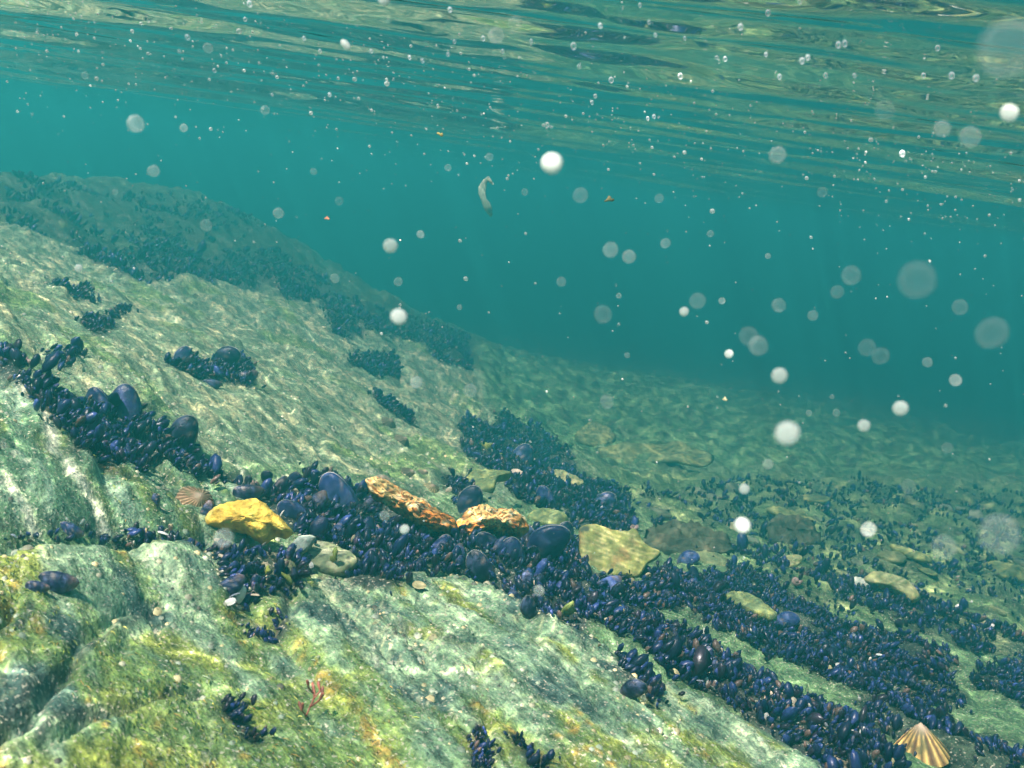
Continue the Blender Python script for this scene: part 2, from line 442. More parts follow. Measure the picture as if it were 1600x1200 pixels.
# ------------------------------------------------------------------ the seabed mesh
TH = np.radians(np.linspace(-64, 64, 980)); 
RR = .30 * (60 / .30) ** (np.linspace(0, 1, 540))
OX, OY = 0.0, -0.15
gx = OX + RR[:, None] * np.sin(TH)[None, :]; gy = OY + RR[:, None] * np.cos(TH)[None, :]
P = np.stack([gx.ravel(), gy.ravel()], 1)
Z = np.concatenate([height(P[i:i + 80000]) for i in range(0, len(P), 80000)])
a, b = grain(P)
r = np.hypot(P[:, 0], P[:, 1])
w1 = .02 * fbm(P[:, 0] * 7, P[:, 1] * 7, 21., 3); w2 = .02 * fbm(P[:, 0] * 7, P[:, 1] * 7, 31., 3)
PW = P + np.stack([w1, w2], 1)
def reg(A, w): return soft(PW, A, w)
n_big = fbm(P[:, 0] * 4, P[:, 1] * 4, 40., 4); n_med = fbm(P[:, 0] * 14, P[:, 1] * 14, 50., 4); n_str = fbm(a * 5, b * 36, 60., 4)
n_fine = fbm(P[:, 0] * 60, P[:, 1] * 60, 70., 3)
def L(c): return np.array(c)[None, :]
def mixc(c, d, f): return c + (L(d) - c) * np.clip(f, 0, 1)[:, None]
col = np.tile(L((.15, .24, .11)), (len(P), 1))
col = mixc(col, (.10, .15, .07), sm(-.2, .5, n_big))
# far floor and rubble ground
col = mixc(col, (.09, .19, .07), reg(FARF, .10) * .9)
col = mixc(col, (.22, .38, .15), reg(FARF, .10) * sm(.0, .4, n_med + .5 * n_big))  # lighter sunlit patches put into the floor's colour
col = mixc(col, (.05, .08, .04), reg(FARF, .10) * sm(.15, .6, -n_med))
col = mixc(col, (.13, .21, .08), reg(RUB, .06)); col = mixc(col, (.38, .46, .18), reg(RUB, .06) * sm(.15, .5, n_med))
# upper slab: pale gold-grey
u = reg(UP, .025)
col = mixc(col, (.20, .27, .16), u); col = mixc(col, (.46, .43, .24), u * sm(.05, .55, n_str + .4 * n_fine)); col = mixc(col, (.13, .18, .10), u * sm(.1, .6, -n_str))
col = mixc(col, (.16, .25, .07), u * sm(.25, .6, n_big) * .8)
# middle slab: smooth sea-green
g = reg(MID, .012)
col = mixc(col, (.115, .20, .105), g); col = mixc(col, (.30, .40, .27), g * sm(.15, .6, n_str)); col = mixc(col, (.16, .20, .04), g * sm(.2, .6, -n_str + .3 * n_med) * .8)
# near slab: grey-green with patches of yellow-green and rust
q = reg(NEAR, .008)
col = mixc(col, (.22, .31, .19), q); col = mixc(col, (.42, .50, .32), q * sm(.05, .5, n_med)); col = mixc(col, (.07, .115, .10), q * sm(.1, .55, -n_med + .3 * n_str))
lft = sm(.25, -.35, P[:, 0])
al = q * sm(.10 - .20 * lft, .40 - .18 * lft, n_big * .35 + n_str * .42 + n_med * .32 + .06)
col = mixc(col, (.16, .23, .05), al * .8); col = mixc(col, (.26, .29, .06), al * sm(.0, .5, n_med)); col = mixc(col, (.44, .24, .05), al * sm(.36, .62, n_fine * .5 + n_str * .6) * .75)
# thin pale yellowish lines along the grain
thr = 1 - np.abs(noise2(a * 2.6 + .3 * n_med, b * 52 + .9 * n_med, 130.3)) * 2.2
thr2 = 1 - np.abs(noise2(a * 4.2, b * 95 + .7 * n_med, 131.3)) * 2.2
tm = sm(.86, .97, thr) * sm(.05, .45, noise2(a * 3.3, b * 8, 132.3)) + .7 * sm(.86, .97, thr2) * sm(.1, .5, noise2(a * 4, b * 10, 133.3))
col = mixc(col, (.66, .62, .38), tm * np.maximum(u, np.maximum(g, q * .7)) * .8)
drk = sm(.88, .97, 1 - np.abs(noise2(a * 1.9, b * 30 + .8 * n_med, 134.3)) * 2.2) * sm(.0, .4, noise2(a * 2.3, b * 6, 135.3))
col = mixc(col, (.035, .05, .04), drk * np.maximum(u, np.maximum(g, q)) * .75)
# ridge, dark with weed and mussels
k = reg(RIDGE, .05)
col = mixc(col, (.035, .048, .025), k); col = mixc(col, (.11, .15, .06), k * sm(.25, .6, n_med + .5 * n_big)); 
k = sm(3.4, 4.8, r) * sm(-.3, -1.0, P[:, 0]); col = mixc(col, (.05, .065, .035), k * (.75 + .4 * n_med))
# ground under the mussels
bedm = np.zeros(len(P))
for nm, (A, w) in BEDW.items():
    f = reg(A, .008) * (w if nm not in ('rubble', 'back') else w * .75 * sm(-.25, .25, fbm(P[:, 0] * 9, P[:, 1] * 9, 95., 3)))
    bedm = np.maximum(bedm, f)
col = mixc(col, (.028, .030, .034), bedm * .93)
brown = soft(PW, region([(40,625),(110,660),(150,690),(180,770),(130,740),(90,690)]), .012)
col = mixc(col, (.20, .11, .03), brown * sm(-.2, .3, n_med))
rustv = soft(PW, region([(330,845),(480,870),(560,900),(560,930),(470,935),(340,880)]), .02) * .7
col = mixc(col, (.34, .30, .20), rustv * sm(-.1, .4, n_fine)); col = mixc(col, (.09, .04, .03), rustv * sm(.2, .5, -n_fine))
for iv, (A, w) in enumerate(VEIN_CAUSTIC):  # veins and bright caustic lines, both painted into the rock colour
    d, _ = seg_dist(P + .25 * np.stack([w1, w2], 1), A)
    f = np.exp(-(d / (w * (.8 if iv < 3 else .5) * (1 + .6 * n_med))) ** 2) * (sm(-.9, -.2, n_fine + .6 * n_med) if iv < 3 else sm(-.5, .1, n_fine + .6 * n_med))
    col = mixc(col, (.86, .80, .60), f * .95)
for A in CRK:
    d, _ = seg_dist(P + .6 * np.stack([w1, w2], 1), A)
    col = mixc(col, (.05, .055, .05), np.exp(-(d / .0035) ** 2) * .8)
V = np.stack([P[:, 0], P[:, 1], Z], 1)
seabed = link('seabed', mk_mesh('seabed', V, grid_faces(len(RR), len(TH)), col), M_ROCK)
tag(seabed, 'sloping slabs of grey-green schist with algae, running down into deep water', kind='structure')

_Zg = Z.reshape(len(RR), len(TH)); _lr0, _lr1 = math.log(RR[0]), math.log(RR[-1])
def height_f(P):
    P = np.asarray(P, float); dx, dy = P[:, 0] - OX, P[:, 1] - OY
    i = (np.log(np.maximum(np.hypot(dx, dy), RR[0])) - _lr0) / (_lr1 - _lr0) * (len(RR) - 1)
    j = (np.arctan2(dx, dy) - TH[0]) / (TH[-1] - TH[0]) * (len(TH) - 1)
    i = np.clip(i, 0, len(RR) - 1.001); j = np.clip(j, 0, len(TH) - 1.001)
    i0, j0 = i.astype(int), j.astype(int); u, v = i - i0, j - j0
    return (_Zg[i0, j0] * (1 - u) + _Zg[i0 + 1, j0] * u) * (1 - v) + (_Zg[i0, j0 + 1] * (1 - u) + _Zg[i0 + 1, j0 + 1] * u) * v
def hit(px, **k): return cast(px, height_f, **k)
def normal_at(P, e=.012):
    P = np.atleast_2d(P)[:, :2]
    zx = height_f(P + [e, 0]) - height_f(P - [e, 0]); zy = height_f(P + [0, e]) - height_f(P - [0, e])
    n = np.stack([-zx, -zy, np.full(len(P), 2 * e)], 1)
    return n / np.linalg.norm(n, axis=1)[:, None]

# ------------------------------------------------------------------ the water surface, seen from below, and the water itself
SURF = 0.14
def water_h(P):
    z = np.full(len(P), SURF); r = np.hypot(P[:, 0], P[:, 1])
    wr = np.random.default_rng(3)
    for k in range(26):
        lam = .05 * (1.5 / .05) ** (k / 25); ang = R_(84) + wr.normal() * .17
        amp = .0085 * lam ** .9 * (.62 if lam < .3 else .55)
        ph = wr.uniform(0, 6.28)
        wv = np.sin((P[:, 0] * math.cos(ang) + P[:, 1] * math.sin(ang)) * 6.283 / lam + ph + .8 * noise2(P[:, 0] * 1.3 / lam * .3, P[:, 1] * 1.3 / lam * .3, k))
        z = z + amp * wv * np.clip(14 * lam / np.maximum(r, .3), 0, 1)
    return z
TW = np.radians(np.linspace(-80, 80, 250)); RW = .35 * (70 / .35) ** np.linspace(0, 1, 900)
gx = RW[:, None] * np.sin(TW)[None, :]; gy = -1.0 + RW[:, None] * np.cos(TW)[None, :]
PWt = np.stack([gx.ravel(), gy.ravel()], 1)
Vw = np.concatenate([PWt, water_h(PWt)[:, None]], 1)
m = Mat('water_surface')
m.n.remove(m.b)
fr = m.new('ShaderNodeFresnel'); fr.inputs['IOR'].default_value = 1.33
gl = m.new('ShaderNodeBsdfGlossy'); gl.inputs['Roughness'].default_value = .03; gl.inputs['Color'].default_value = (.95, .98, .96, 1)
tr = m.new('ShaderNodeBsdfTransparent')
vo = m.coords('Object', (1, 1, 0))
wnz = m.new('ShaderNodeTexNoise'); wnz.inputs['Scale'].default_value = 5; wnz.inputs['Detail'].default_value = 2
m.lk(vo, wnz.inputs['Vector'])
va = m.new('ShaderNodeVectorMath', operation='MULTIPLY_ADD'); va.inputs[1].default_value = (.16, .16, 0)
m.lk(wnz.outputs['Color'], va.inputs[0]); m.lk(vo, va.inputs[2])
foc = []  # wave-focused light web, painted into the surface's transmission colour
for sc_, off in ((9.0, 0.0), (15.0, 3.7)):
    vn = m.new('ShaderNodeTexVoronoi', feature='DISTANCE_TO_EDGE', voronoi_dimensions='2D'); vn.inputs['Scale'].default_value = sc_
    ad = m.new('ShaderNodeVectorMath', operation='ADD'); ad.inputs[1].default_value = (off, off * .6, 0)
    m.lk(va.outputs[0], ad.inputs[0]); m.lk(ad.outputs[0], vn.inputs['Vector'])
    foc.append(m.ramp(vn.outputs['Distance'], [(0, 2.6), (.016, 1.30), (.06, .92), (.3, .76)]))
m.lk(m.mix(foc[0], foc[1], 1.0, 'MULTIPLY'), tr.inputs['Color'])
mx = m.new('ShaderNodeMixShader')
m.lk(fr.outputs[0], mx.inputs[0]); m.lk(tr.outputs[0], mx.inputs[1]); m.lk(gl.outputs[0], mx.inputs[2])
m.lk(mx.outputs[0], m.n['Material Output'].inputs['Surface'])
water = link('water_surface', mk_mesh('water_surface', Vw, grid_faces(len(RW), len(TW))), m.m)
tag(water, 'rippled underside of the sea surface mirroring the water below', kind='structure')

hm = bpy.data.materials.new('sea_haze'); hm.use_nodes = True
hm.node_tree.nodes.remove(hm.node_tree.nodes['Principled BSDF'])
pv = hm.node_tree.nodes.new('ShaderNodeVolumePrincipled')
pv.inputs['Color'].default_value = (.05, .70, .63, 1)
pv.inputs['Absorption Color'].default_value = (.07, .30, .36, 1)
pv.inputs['Density'].default_value = .40
pv.inputs['Anisotropy'].default_value = .5
hm.node_tree.links.new(pv.outputs[0], hm.node_tree.nodes['Material Output'].inputs['Volume'])
x0, x1, y0, y1, z0, z1 = -75, 75, -3.5, 75, -4.2, .25
hv = [(x, y, z) for z in (z0, z1) for y in (y0, y1) for x in (x0, x1)]
hf = [(0, 2, 3, 1), (4, 5, 7, 6), (0, 1, 5, 4), (2, 6, 7, 3), (0, 4, 6, 2), (1, 3, 7, 5)]
haze = link('haze', mk_mesh('haze', hv, np.array(hf), smooth=False), hm)
tag(haze, 'blue-green sea water fading the far rocks', kind='stuff')

# ------------------------------------------------------------------ mussels
def mussel_profile(t):
    w = .30 * np.sin(math.pi * np.clip(t, 0, 1) ** 1.25) ** .46
    h = .20 * np.sin(math.pi * np.clip(t, 0, 1) ** .95) ** .60
    yc = .085 * np.sin(math.pi * t * .9) - .03 * t
    return w, h, yc
def mussel_V(nl, na, rings=0.0):
    """closed two-valved shell, beak at the origin, rounded end at x = 1"""
    t = (1 - np.cos(np.linspace(.16, math.pi - .10, nl))) / 2
    w, h, yc = mussel_profile(t)
    h = h * (1 + rings * np.sin(t * 46)); w = w * (1 + rings * .4 * np.sin(t * 46))
    A = np.arange(na) / na * 2 * math.pi
    y = yc[:, None] + w[:, None] * np.cos(A)[None, :]
    z = h[:, None] * np.sign(np.sin(A))[None, :] * (np.abs(np.sin(A))[None, :] ** .9)
    x = np.repeat(t[:, None], na, 1)
    V = np.stack([x, y, z], -1).reshape(-1, 3)
    V = np.vstack([V, [[0.0, yc[0], 0]], [[1.0, yc[-1] * .9, 0]]])
    q = grid_faces(nl, na, True); n0 = nl * na
    j = np.arange(na); j2 = (j + 1) % na
    tri = np.concatenate([np.stack([np.full(na, n0), j2, j], 1), np.stack([np.full(na, n0 + 1), (nl - 1) * na + j, (nl - 1) * na + j2], 1)])
    return V, [q, tri], np.concatenate([np.repeat(t, na), [0, 1]])

def shell_colour(t, V, seed, tone):
    n = noise3(V[:, 0] * 5 + seed, V[:, 1] * 5, V[:, 2] * 5)
    band = .5 + .5 * np.sin(t * 38 + 2 * n)
    c = np.tile(L(tone), (len(t), 1)) * (.65 + .5 * band)[:, None]
    c = mixc(c, (.17, .11, .09), sm(.32, .08, t + .12 * n) * .75)          # worn, brownish beak
    c = mixc(c, (.16, .20, .36), sm(.0, .5, n + .3 * band - .15) * .45); c = mixc(c, (.30, .24, .20), sm(.42, .6, noise3(V[:, 0] * 9 + seed, V[:, 1] * 9, V[:, 2] * 9)) * .6)                      # bluish bloom, with blue-violet highlights painted in
    return c
TONES = [(.014, .022, .085), (.009, .012, .038), (.026, .042, .150), (.022, .015, .030), (.012, .020, .052)]

def valve_mesh(nl, na, tone, seed, side):
    t = (1 - np.cos(np.linspace(.06, math.pi - .06, nl))) / 2
    w, h, yc = mussel_profile(t)
    A = np.linspace(0, math.pi, na)
    ring = 1 + .018 * np.sin(t * 60) + .02 * np.sin(t * 23 + seed)
    y = yc[:, None] + w[:, None] * np.cos(A)[None, :]
    z = (h * ring)[:, None] * np.sin(A)[None, :] ** .85 + .006
    x = np.repeat(t[:, None], na, 1)
    Vo = np.stack([x, y, z], -1).reshape(-1, 3)
    c = np.array([.5, .04, 0.0])
    Vi = Vo.copy(); Vi = c + (Vi - c) * [.955, .93, .86]                    # inner face: the shell has a thickness
    n0 = len(Vo); q = grid_faces(nl, na); qi = q[:, ::-1] + n0
    i = np.arange(nl - 1); j = np.arange(na - 1)
    def strip(e): return np.stack([e[:-1], e[:-1] + n0, e[1:] + n0, e[1:]], 1)
    e1 = np.arange(nl) * na; e2 = e1 + na - 1; e3 = np.arange(na); e4 = (nl - 1) * na + e3
    F = np.concatenate([q, qi, strip(e1)[:, ::-1], strip(e2), strip(e3), strip(e4)[:, ::-1]])
    V = np.vstack([Vo, Vi]); tt = np.tile(np.repeat(t, na), 2)
    col = shell_colour(tt, V, seed, tone)
    col[n0:] = L((.30, .34, .42)) * (.8 + .3 * rng.random((n0, 1)))         # pearly inside
    V[:, 2] *= side
    if side < 0: F = F[:, ::-1]
    return mk_mesh('valve', V, F, col)

VALVES = [[valve_mesh(16, 11, TONES[k], k * 3.1 + 1, sd) for sd in (1, -1)] for k in range(3)]
def edge_path(t0_, t1_, sgn, n=14):
    t = np.linspace(t0_, t1_, n); w, h, yc = mussel_profile(t)
    return np.stack([t, yc + sgn * w * .985, np.zeros(n)], 1)
def band_mesh(name, path, rad, colr, na=6):
    V = []; n = len(path)
    for i in range(n):
        tg = path[min(i + 1, n - 1)] - path[max(i - 1, 0)]; tg = tg / np.linalg.norm(tg); sd_ = np.cross(tg, [0, 0, 1])
        rr = rad * (.35 + .65 * math.sin(math.pi * (i + .3) / (n - .4)))
        for j in range(na):
            aa = j / na * 6.283; V.append(path[i] + rr * (sd_ * math.cos(aa) + np.array([0, 0, 1]) * math.sin(aa)))
    me = mk_mesh(name, np.array(V), grid_faces(n, na, True), np.tile(colr, (len(V), 1))); me.materials.append(M_MUS); return me
LIGAMENT = band_mesh('ligament', edge_path(.06, .42, 1), .012, (.10, .05, .025))
LIP = band_mesh('lip', np.vstack([edge_path(.60, .992, 1, 10), edge_path(.992, .62, -1, 10)]), .013, (.30, .30, .26))
SOLID = []
for k in range(5):
    V_, F_, t_ = mussel_V(10, 10, .02)
    SOLID.append(mk_mesh('mussel', V_ * [1, 1 + .12 * math.sin(k * 2), 1 + .15 * math.cos(k)], F_, shell_colour(t_, V_, k * 1.7, TONES[k])))
for me in [v for p_ in VALVES for v in p_] + SOLID: me.materials.append(M_MUS)

def frame_from(x, up):
    x = Vector(x).normalized(); z = Vector(up); z = (z - x * z.dot(x)).normalized(); y = z.cross(x)
    return Matrix((x, y, z)).transposed()

def facing(up):
    z = Vector(up).normalized(); x = z.orthogonal().normalized(); y = z.cross(x)
    return Matrix((x, y, z)).transposed()

def place(o, pos, rot, s):
    o.matrix_world = Matrix.Translation(Vector(pos)) @ rot.to_4x4() @ Matrix.Diagonal((*([s] * 3 if np.isscalar(s) else s), 1))

def big_mussel(px, py, length, ang, label, group=None, tone=0, back=.35, roll=0., lift=0.0, open_=0.0):
    """px,py: middle of the shell; ang: direction of its rounded end in the view, degrees anticlockwise from the right"""
    p = hit([(px, py)])[0]; dist = np.linalg.norm(p)
    ln = length / FPX * dist / math.cos(math.atan(back))
    ax = CAM_R * math.cos(R_(ang)) + CAM_U * math.sin(R_(ang)) - CAM_B * (-back)
    ax = Vector(ax).normalized()
    rot = frame_from(ax, Vector(CAM_B) + Vector(CAM_R) * roll)
    nrm = Vector(normal_at(p)[0])
    pos = Vector(p) - ax * ln * .5 + nrm * (ln * (.10 + lift)) + Vector(CAM_B) * ln * .08
    e = bpy.data.objects.new('mussel', None); scene.collection.objects.link(e)
    e.empty_display_size = .01
    place(e, pos, rot, ln)
    for k in (0, 1):
        v = link('valve', VALVES[tone][k], None, e)
    link('ligament', LIGAMENT, None, e); link('lip', LIP, None, e)
    tag(e, label, 'mussel', group)
    return e, p

BIG = [ # px, py, length px, angle, tone, label
 (163,645,62,118,0,'dark mussel with a pale patch, leftmost of two standing up from the mussel row'),
 (204,648,74,105,2,'tall blue-black mussel standing upright with a bright rim on the mussel row'),
 (287,690,70,75,1,'wide rounded dark mussel at the lower end of the mussel row'),
 (110,625,34,140,1,'small dark mussel in the mussel row near its upper end'),
 (290,570,46,85,0,'left mussel of the clump on the bare pale slab'),
 (352,572,52,30,0,'long blue mussel lying on the clump on the bare pale slab'),
 (383,594,34,200,1,'short dark mussel at the lower edge of the clump on the bare pale slab'),
 (330,603,30,180,2,'bluish mussel at the foot of the clump on the bare pale slab'),
 (528,782,86,125,2,'large blue mussel with a brown encrusted end above the yellow stone'),
 (458,806,52,150,2,'smooth blue mussel beside the right edge of the yellow stone'),
 (462,762,40,95,0,'upright blue mussel at the top rim of the mussel mass'),
 (492,792,50,230,1,'pointed grey-blue mussel right of the yellow stone'),
 (583,800,44,70,1,'dark mussel leaning against the long orange-crusted rock'),
 (609,778,36,55,2,'thin pale blue mussel lying on the long orange-crusted rock'),
 (700,858,40,100,0,'dark mussel just below the gap between the orange rocks'),
 (712,872,36,250,2,'rounded blue mussel below the gap between the orange rocks'),
 (765,862,56,140,0,'narrow blue mussel slanting below the humped orange rock'),
 (758,890,60,130,1,'long dark mussel wedged deep below the humped orange rock'),
 (803,878,68,105,2,'big blue mussel with a pale rim below the humped orange rock'),
 (850,866,84,48,2,'longest bright blue mussel between the humped orange rock and the banded stone'),
 (810,842,46,15,1,'glossy dark mussel touching the right end of the humped orange rock'),
 (885,842,44,95,0,'upright bluish mussel at the left edge of the banded stone'),
 (926,886,52,65,1,'rounded black mussel in front of the banded stone'),
 (945,922,50,205,2,'flat blue mussel lying below the banded stone'),
 (828,955,40,110,1,'black mussel at the lip of the near slab'),
 (735,800,64,80,0,'tall blue-grey mussel behind the humped orange rock'),
 (818,727,56,80,0,'blue mussel standing above the mid mussel bed'),
 (853,785,46,120,2,'curved pale blue mussel left of the mid mussel bed'),
 (945,800,52,60,0,'large hazy blue mussel in the middle of the mid mussel bed'),
 (1075,880,36,30,2,'blue mussel right of the banded stone'),
 (88,915,52,170,1,'glossy black mussel lying alone on the near slab'),
 (58,920,30,165,1,'smaller black mussel beside the glossy one on the near slab'),
 (355,800,0,0,1,''),
 (385,776,46,185,1,'black mussel hidden behind the top of the yellow stone'),
 (243,784,22,90,1,'small round black mussel alone on the green slab'),
 (320,800,30,250,1,'black mussel tucked under the ribbed limpet'),
 (110,830,36,150,0,'dark mussel at the seam above the near slab'),
 (355,918,44,210,0,'blue-black mussel at the left of the pocket of small mussels'),
 (985,1085,44,30,1,'black rounded mussel on the lower edge of the near slab'),
 (1225,980,40,25,2,'hazy blue mussel among the rubble right of the banded stone'),
]
for px, py, ln, an, tn, lab in BIG:
    if lab: big_mussel(px, py, ln, an, lab, None, tn, back=random.uniform(.1, .55), roll=random.uniform(-.6, .6), lift=random.uniform(.0, .1))

def sample_poly(A, n):
    lo, hi = A.min(0), A.max(0); out = np.zeros((0, 2)); tries = 0
    while len(out) < n and tries < 60:
        p = lo + rng.random((max(2 * n, 50), 2)) * (hi - lo)
        out = np.vstack([out, p[inside(p, A)]]); tries += 1
    return out[:n]
def area(A): return .5 * abs(np.dot(A[:, 0], np.roll(A[:, 1], 1)) - np.dot(A[:, 1], np.roll(A[:, 0], 1)))

# ground taken by the larger stones
CLEAR = [hit(o_)[:, :2] for o_ in ([(321,822),(340,790),(405,783),(430,800),(464,838),(430,872),(330,858),(316,836)], [(900,828),(930,820),(990,827),(1032,864),(1000,910),(915,905)],
        [(572,752),(590,747),(640,772),(718,816),(712,842),(650,830),(585,782)], [(702,842),(720,806),(748,790),(820,808),(828,842),(760,846)], [(824,805),(860,796),(889,812),(862,828)], [(470,862),(520,852),(560,878),(545,897),(482,890)])]
# medium mussels: single shells one can pick out
ZONE = {'row': ('blue-black mussel packed in the row along the upper ledge', 'mussels in the row along the upper ledge', 34),
        'mass': ('blue-black mussel packed in the central mass around the orange rocks', 'mussels in the central mass', 95),
        'pocket': ('small glossy mussel in the pocket below the yellow stone', 'mussels in the pocket below the yellow stone', 24),
        'low': ('blue-black mussel in the band along the lower edge of the near slab', 'mussels along the lower edge of the near slab', 36),
        'high': ('blue-black mussel in the bed right of the banded stone', 'mussels in the bed right of the banded stone', 30),
        'mid': ('hazy dark mussel in the bed behind the banded stone', 'mussels in the bed behind the banded stone', 26),
        'rubble': ('hazy mussel lying among the rubble on the right', 'mussels lying among the rubble', 12)}
for zn, (lab, grp, n) in ZONE.items():
    A = BEDW[zn][0]; A = A if zn == 'rubble' else A.mean(0) + (A - A.mean(0)) * .93
    pts = sample_poly(A, n * 2)
    for C_ in CLEAR: pts = pts[~inside(pts, C_)]
    pts = pts[:n]; zz = height_f(pts); nn = normal_at(pts, .02)
    for p, z, nv in zip(pts, zz, nn):
        lo_, me_, hi_ = {'pocket': (.009, .012, .017), 'low': (.010, .014, .023), 'high': (.010, .014, .024), 'row': (.009, .013, .021)}.get(zn, (.012, .019, .034))
        ln = float(np.clip(rng.lognormal(math.log(me_), .30), lo_, hi_))
        v = rng.normal(size=3); v[2] = abs(v[2])
        ax = Vector(v / np.linalg.norm(v)) * .8 + Vector(nv) * rng.uniform(.4, 1.3)
        o = link('mussel', SOLID[rng.integers(5)])
        ax.normalize()
        place(o, Vector((p[0], p[1], z)) - ax * ln * .25 + Vector(nv) * ln * .12, frame_from(ax, rng.normal(size=3)), ln)
        tag(o, lab, 'mussel', grp)

# the crowd of small mussels: one bed
V0, F0, t0 = mussel_V(5, 5)
F0 = np.concatenate([np.concatenate([F0[0][:, [0, 1, 2]], F0[0][:, [0, 2, 3]]]), F0[1]])
pts, sz = [], []
for nm, (A, w) in BEDW.items():
    dn = {'rubble': 7500, 'back': 5200, 'ridge': 9500, 'seam': 26000, 'pocket': 22000}.get(nm, 80000 if nm[:4] == 'spat' else 16000 if nm in ('mid', 'tuft1', 'tuft2', 'band3') else 37000)
    n = int(min(area(A) * dn * w, 5600))
    q = sample_poly(A, n)
    if nm == 'seam': q = q
    keep = fbm(q[:, 0] * (5 if nm in ('back', 'ridge', 'rubble') else 11), q[:, 1] * (5 if nm in ('back', 'ridge', 'rubble') else 11), 90., 3) > {'rubble': -.15, 'back': .22, 'ridge': -.12, 'band1': -.3, 'band2': -.2, 'band3': -.1}.get(nm, -.55 if w > .85 else -.3)
    q = q[keep]
    # stragglers just outside the outline
    ex = q[rng.random(len(q)) < .10] + rng.normal(size=(int(0), 2)) if False else q[rng.random(len(q)) < .10]
    ex = ex + rng.normal(size=ex.shape) * (.008 if nm in ('seam', 'pocket') or nm[:4] == 'spat' else .014)
    q = np.vstack([q, ex])
    pts.append(q)
    base = {'rubble': .0135, 'back': .016, 'ridge': .015, 'tuft1': .012, 'tuft2': .012, 'mid': .012, 'band3': .011, 'seam': .0075, 'pocket': .009, 'spat1': .005, 'spat2': .005, 'spat3': .005, 'spat4': .005, 'spat5': .008}.get(nm, .0084)
    sz.append(base * np.exp(rng.normal(size=len(q)) * (.25 if nm in ('pocket', 'seam') else .36)))
pts = np.vstack(pts); sz = np.concatenate(sz)
for A in CLEAR:
    k_ = ~inside(pts, A); pts, sz = pts[k_], sz[k_]
N = len(pts)
odd = rng.random(N); sz[odd > .975] *= .5
zz = height_f(pts); nn = normal_at(pts, .02)
ax = rng.normal(size=(N, 3)); ax /= np.linalg.norm(ax, axis=1)[:, None]
fl = np.stack([fbm(pts[:, 0] * 16, pts[:, 1] * 16, 101.3, 2), fbm(pts[:, 0] * 16, pts[:, 1] * 16, 111.3, 2), np.zeros(N)], 1)
ax = ax * .42 + fl * .9 + nn * rng.uniform(.5, 1.1, (N, 1)); ax /= np.linalg.norm(ax, axis=1)[:, None]
up = rng.normal(size=(N, 3)); up -= ax * (up * ax).sum(1)[:, None]; up /= np.linalg.norm(up, axis=1)[:, None]
yy = np.cross(up, ax)
pos = np.stack([pts[:, 0], pts[:, 1], zz], 1) - ax * (sz * .2)[:, None] + nn * (sz * rng.uniform(.1, .55, N))[:, None]
Vb = pos[:, None, :] + sz[:, None, None] * (V0[None, :, 0:1] * ax[:, None, :] + V0[None, :, 1:2] * yy[:, None, :] + V0[None, :, 2:3] * up[:, None, :])
Fb = (np.arange(N) * len(V0))[:, None, None] + F0[None]
tone = np.array(TONES)[rng.integers(0, 5, N)] * rng.uniform(.55, 1.5, (N, 1))
tone *= .75; tone[odd < .045] = (.12, .075, .06); tone[odd > .975] = (.38, .36, .30)
cb = tone[:, None, :] * (.75 + .5 * t0)[None, :, None]
bed = link('mussel_bed', mk_mesh('mussel_bed', Vb.reshape(-1, 3), Fb.reshape(-1, 3), cb.reshape(-1, 3)), M_MUSB)
tag(bed, 'dense beds of tiny blue-black mussels filling the cracks of the rock', kind='stuff')


# ------------------------------------------------------------------ stones
def catmull(P, n):
    P = np.asarray(P, float); m_ = len(P); out = []
    for u in np.linspace(0, m_, n, endpoint=False):
        i = int(u); f = u - i
        p0, p1, p2, p3 = P[(i - 1) % m_], P[i % m_], P[(i + 1) % m_], P[(i + 2) % m_]
        out.append(.5 * (2 * p1 + (p2 - p0) * f + (2 * p0 - 5 * p1 + 4 * p2 - p3) * f * f + (3 * p1 - p0 - 3 * p2 + p3) * f ** 3))
    return np.array(out)

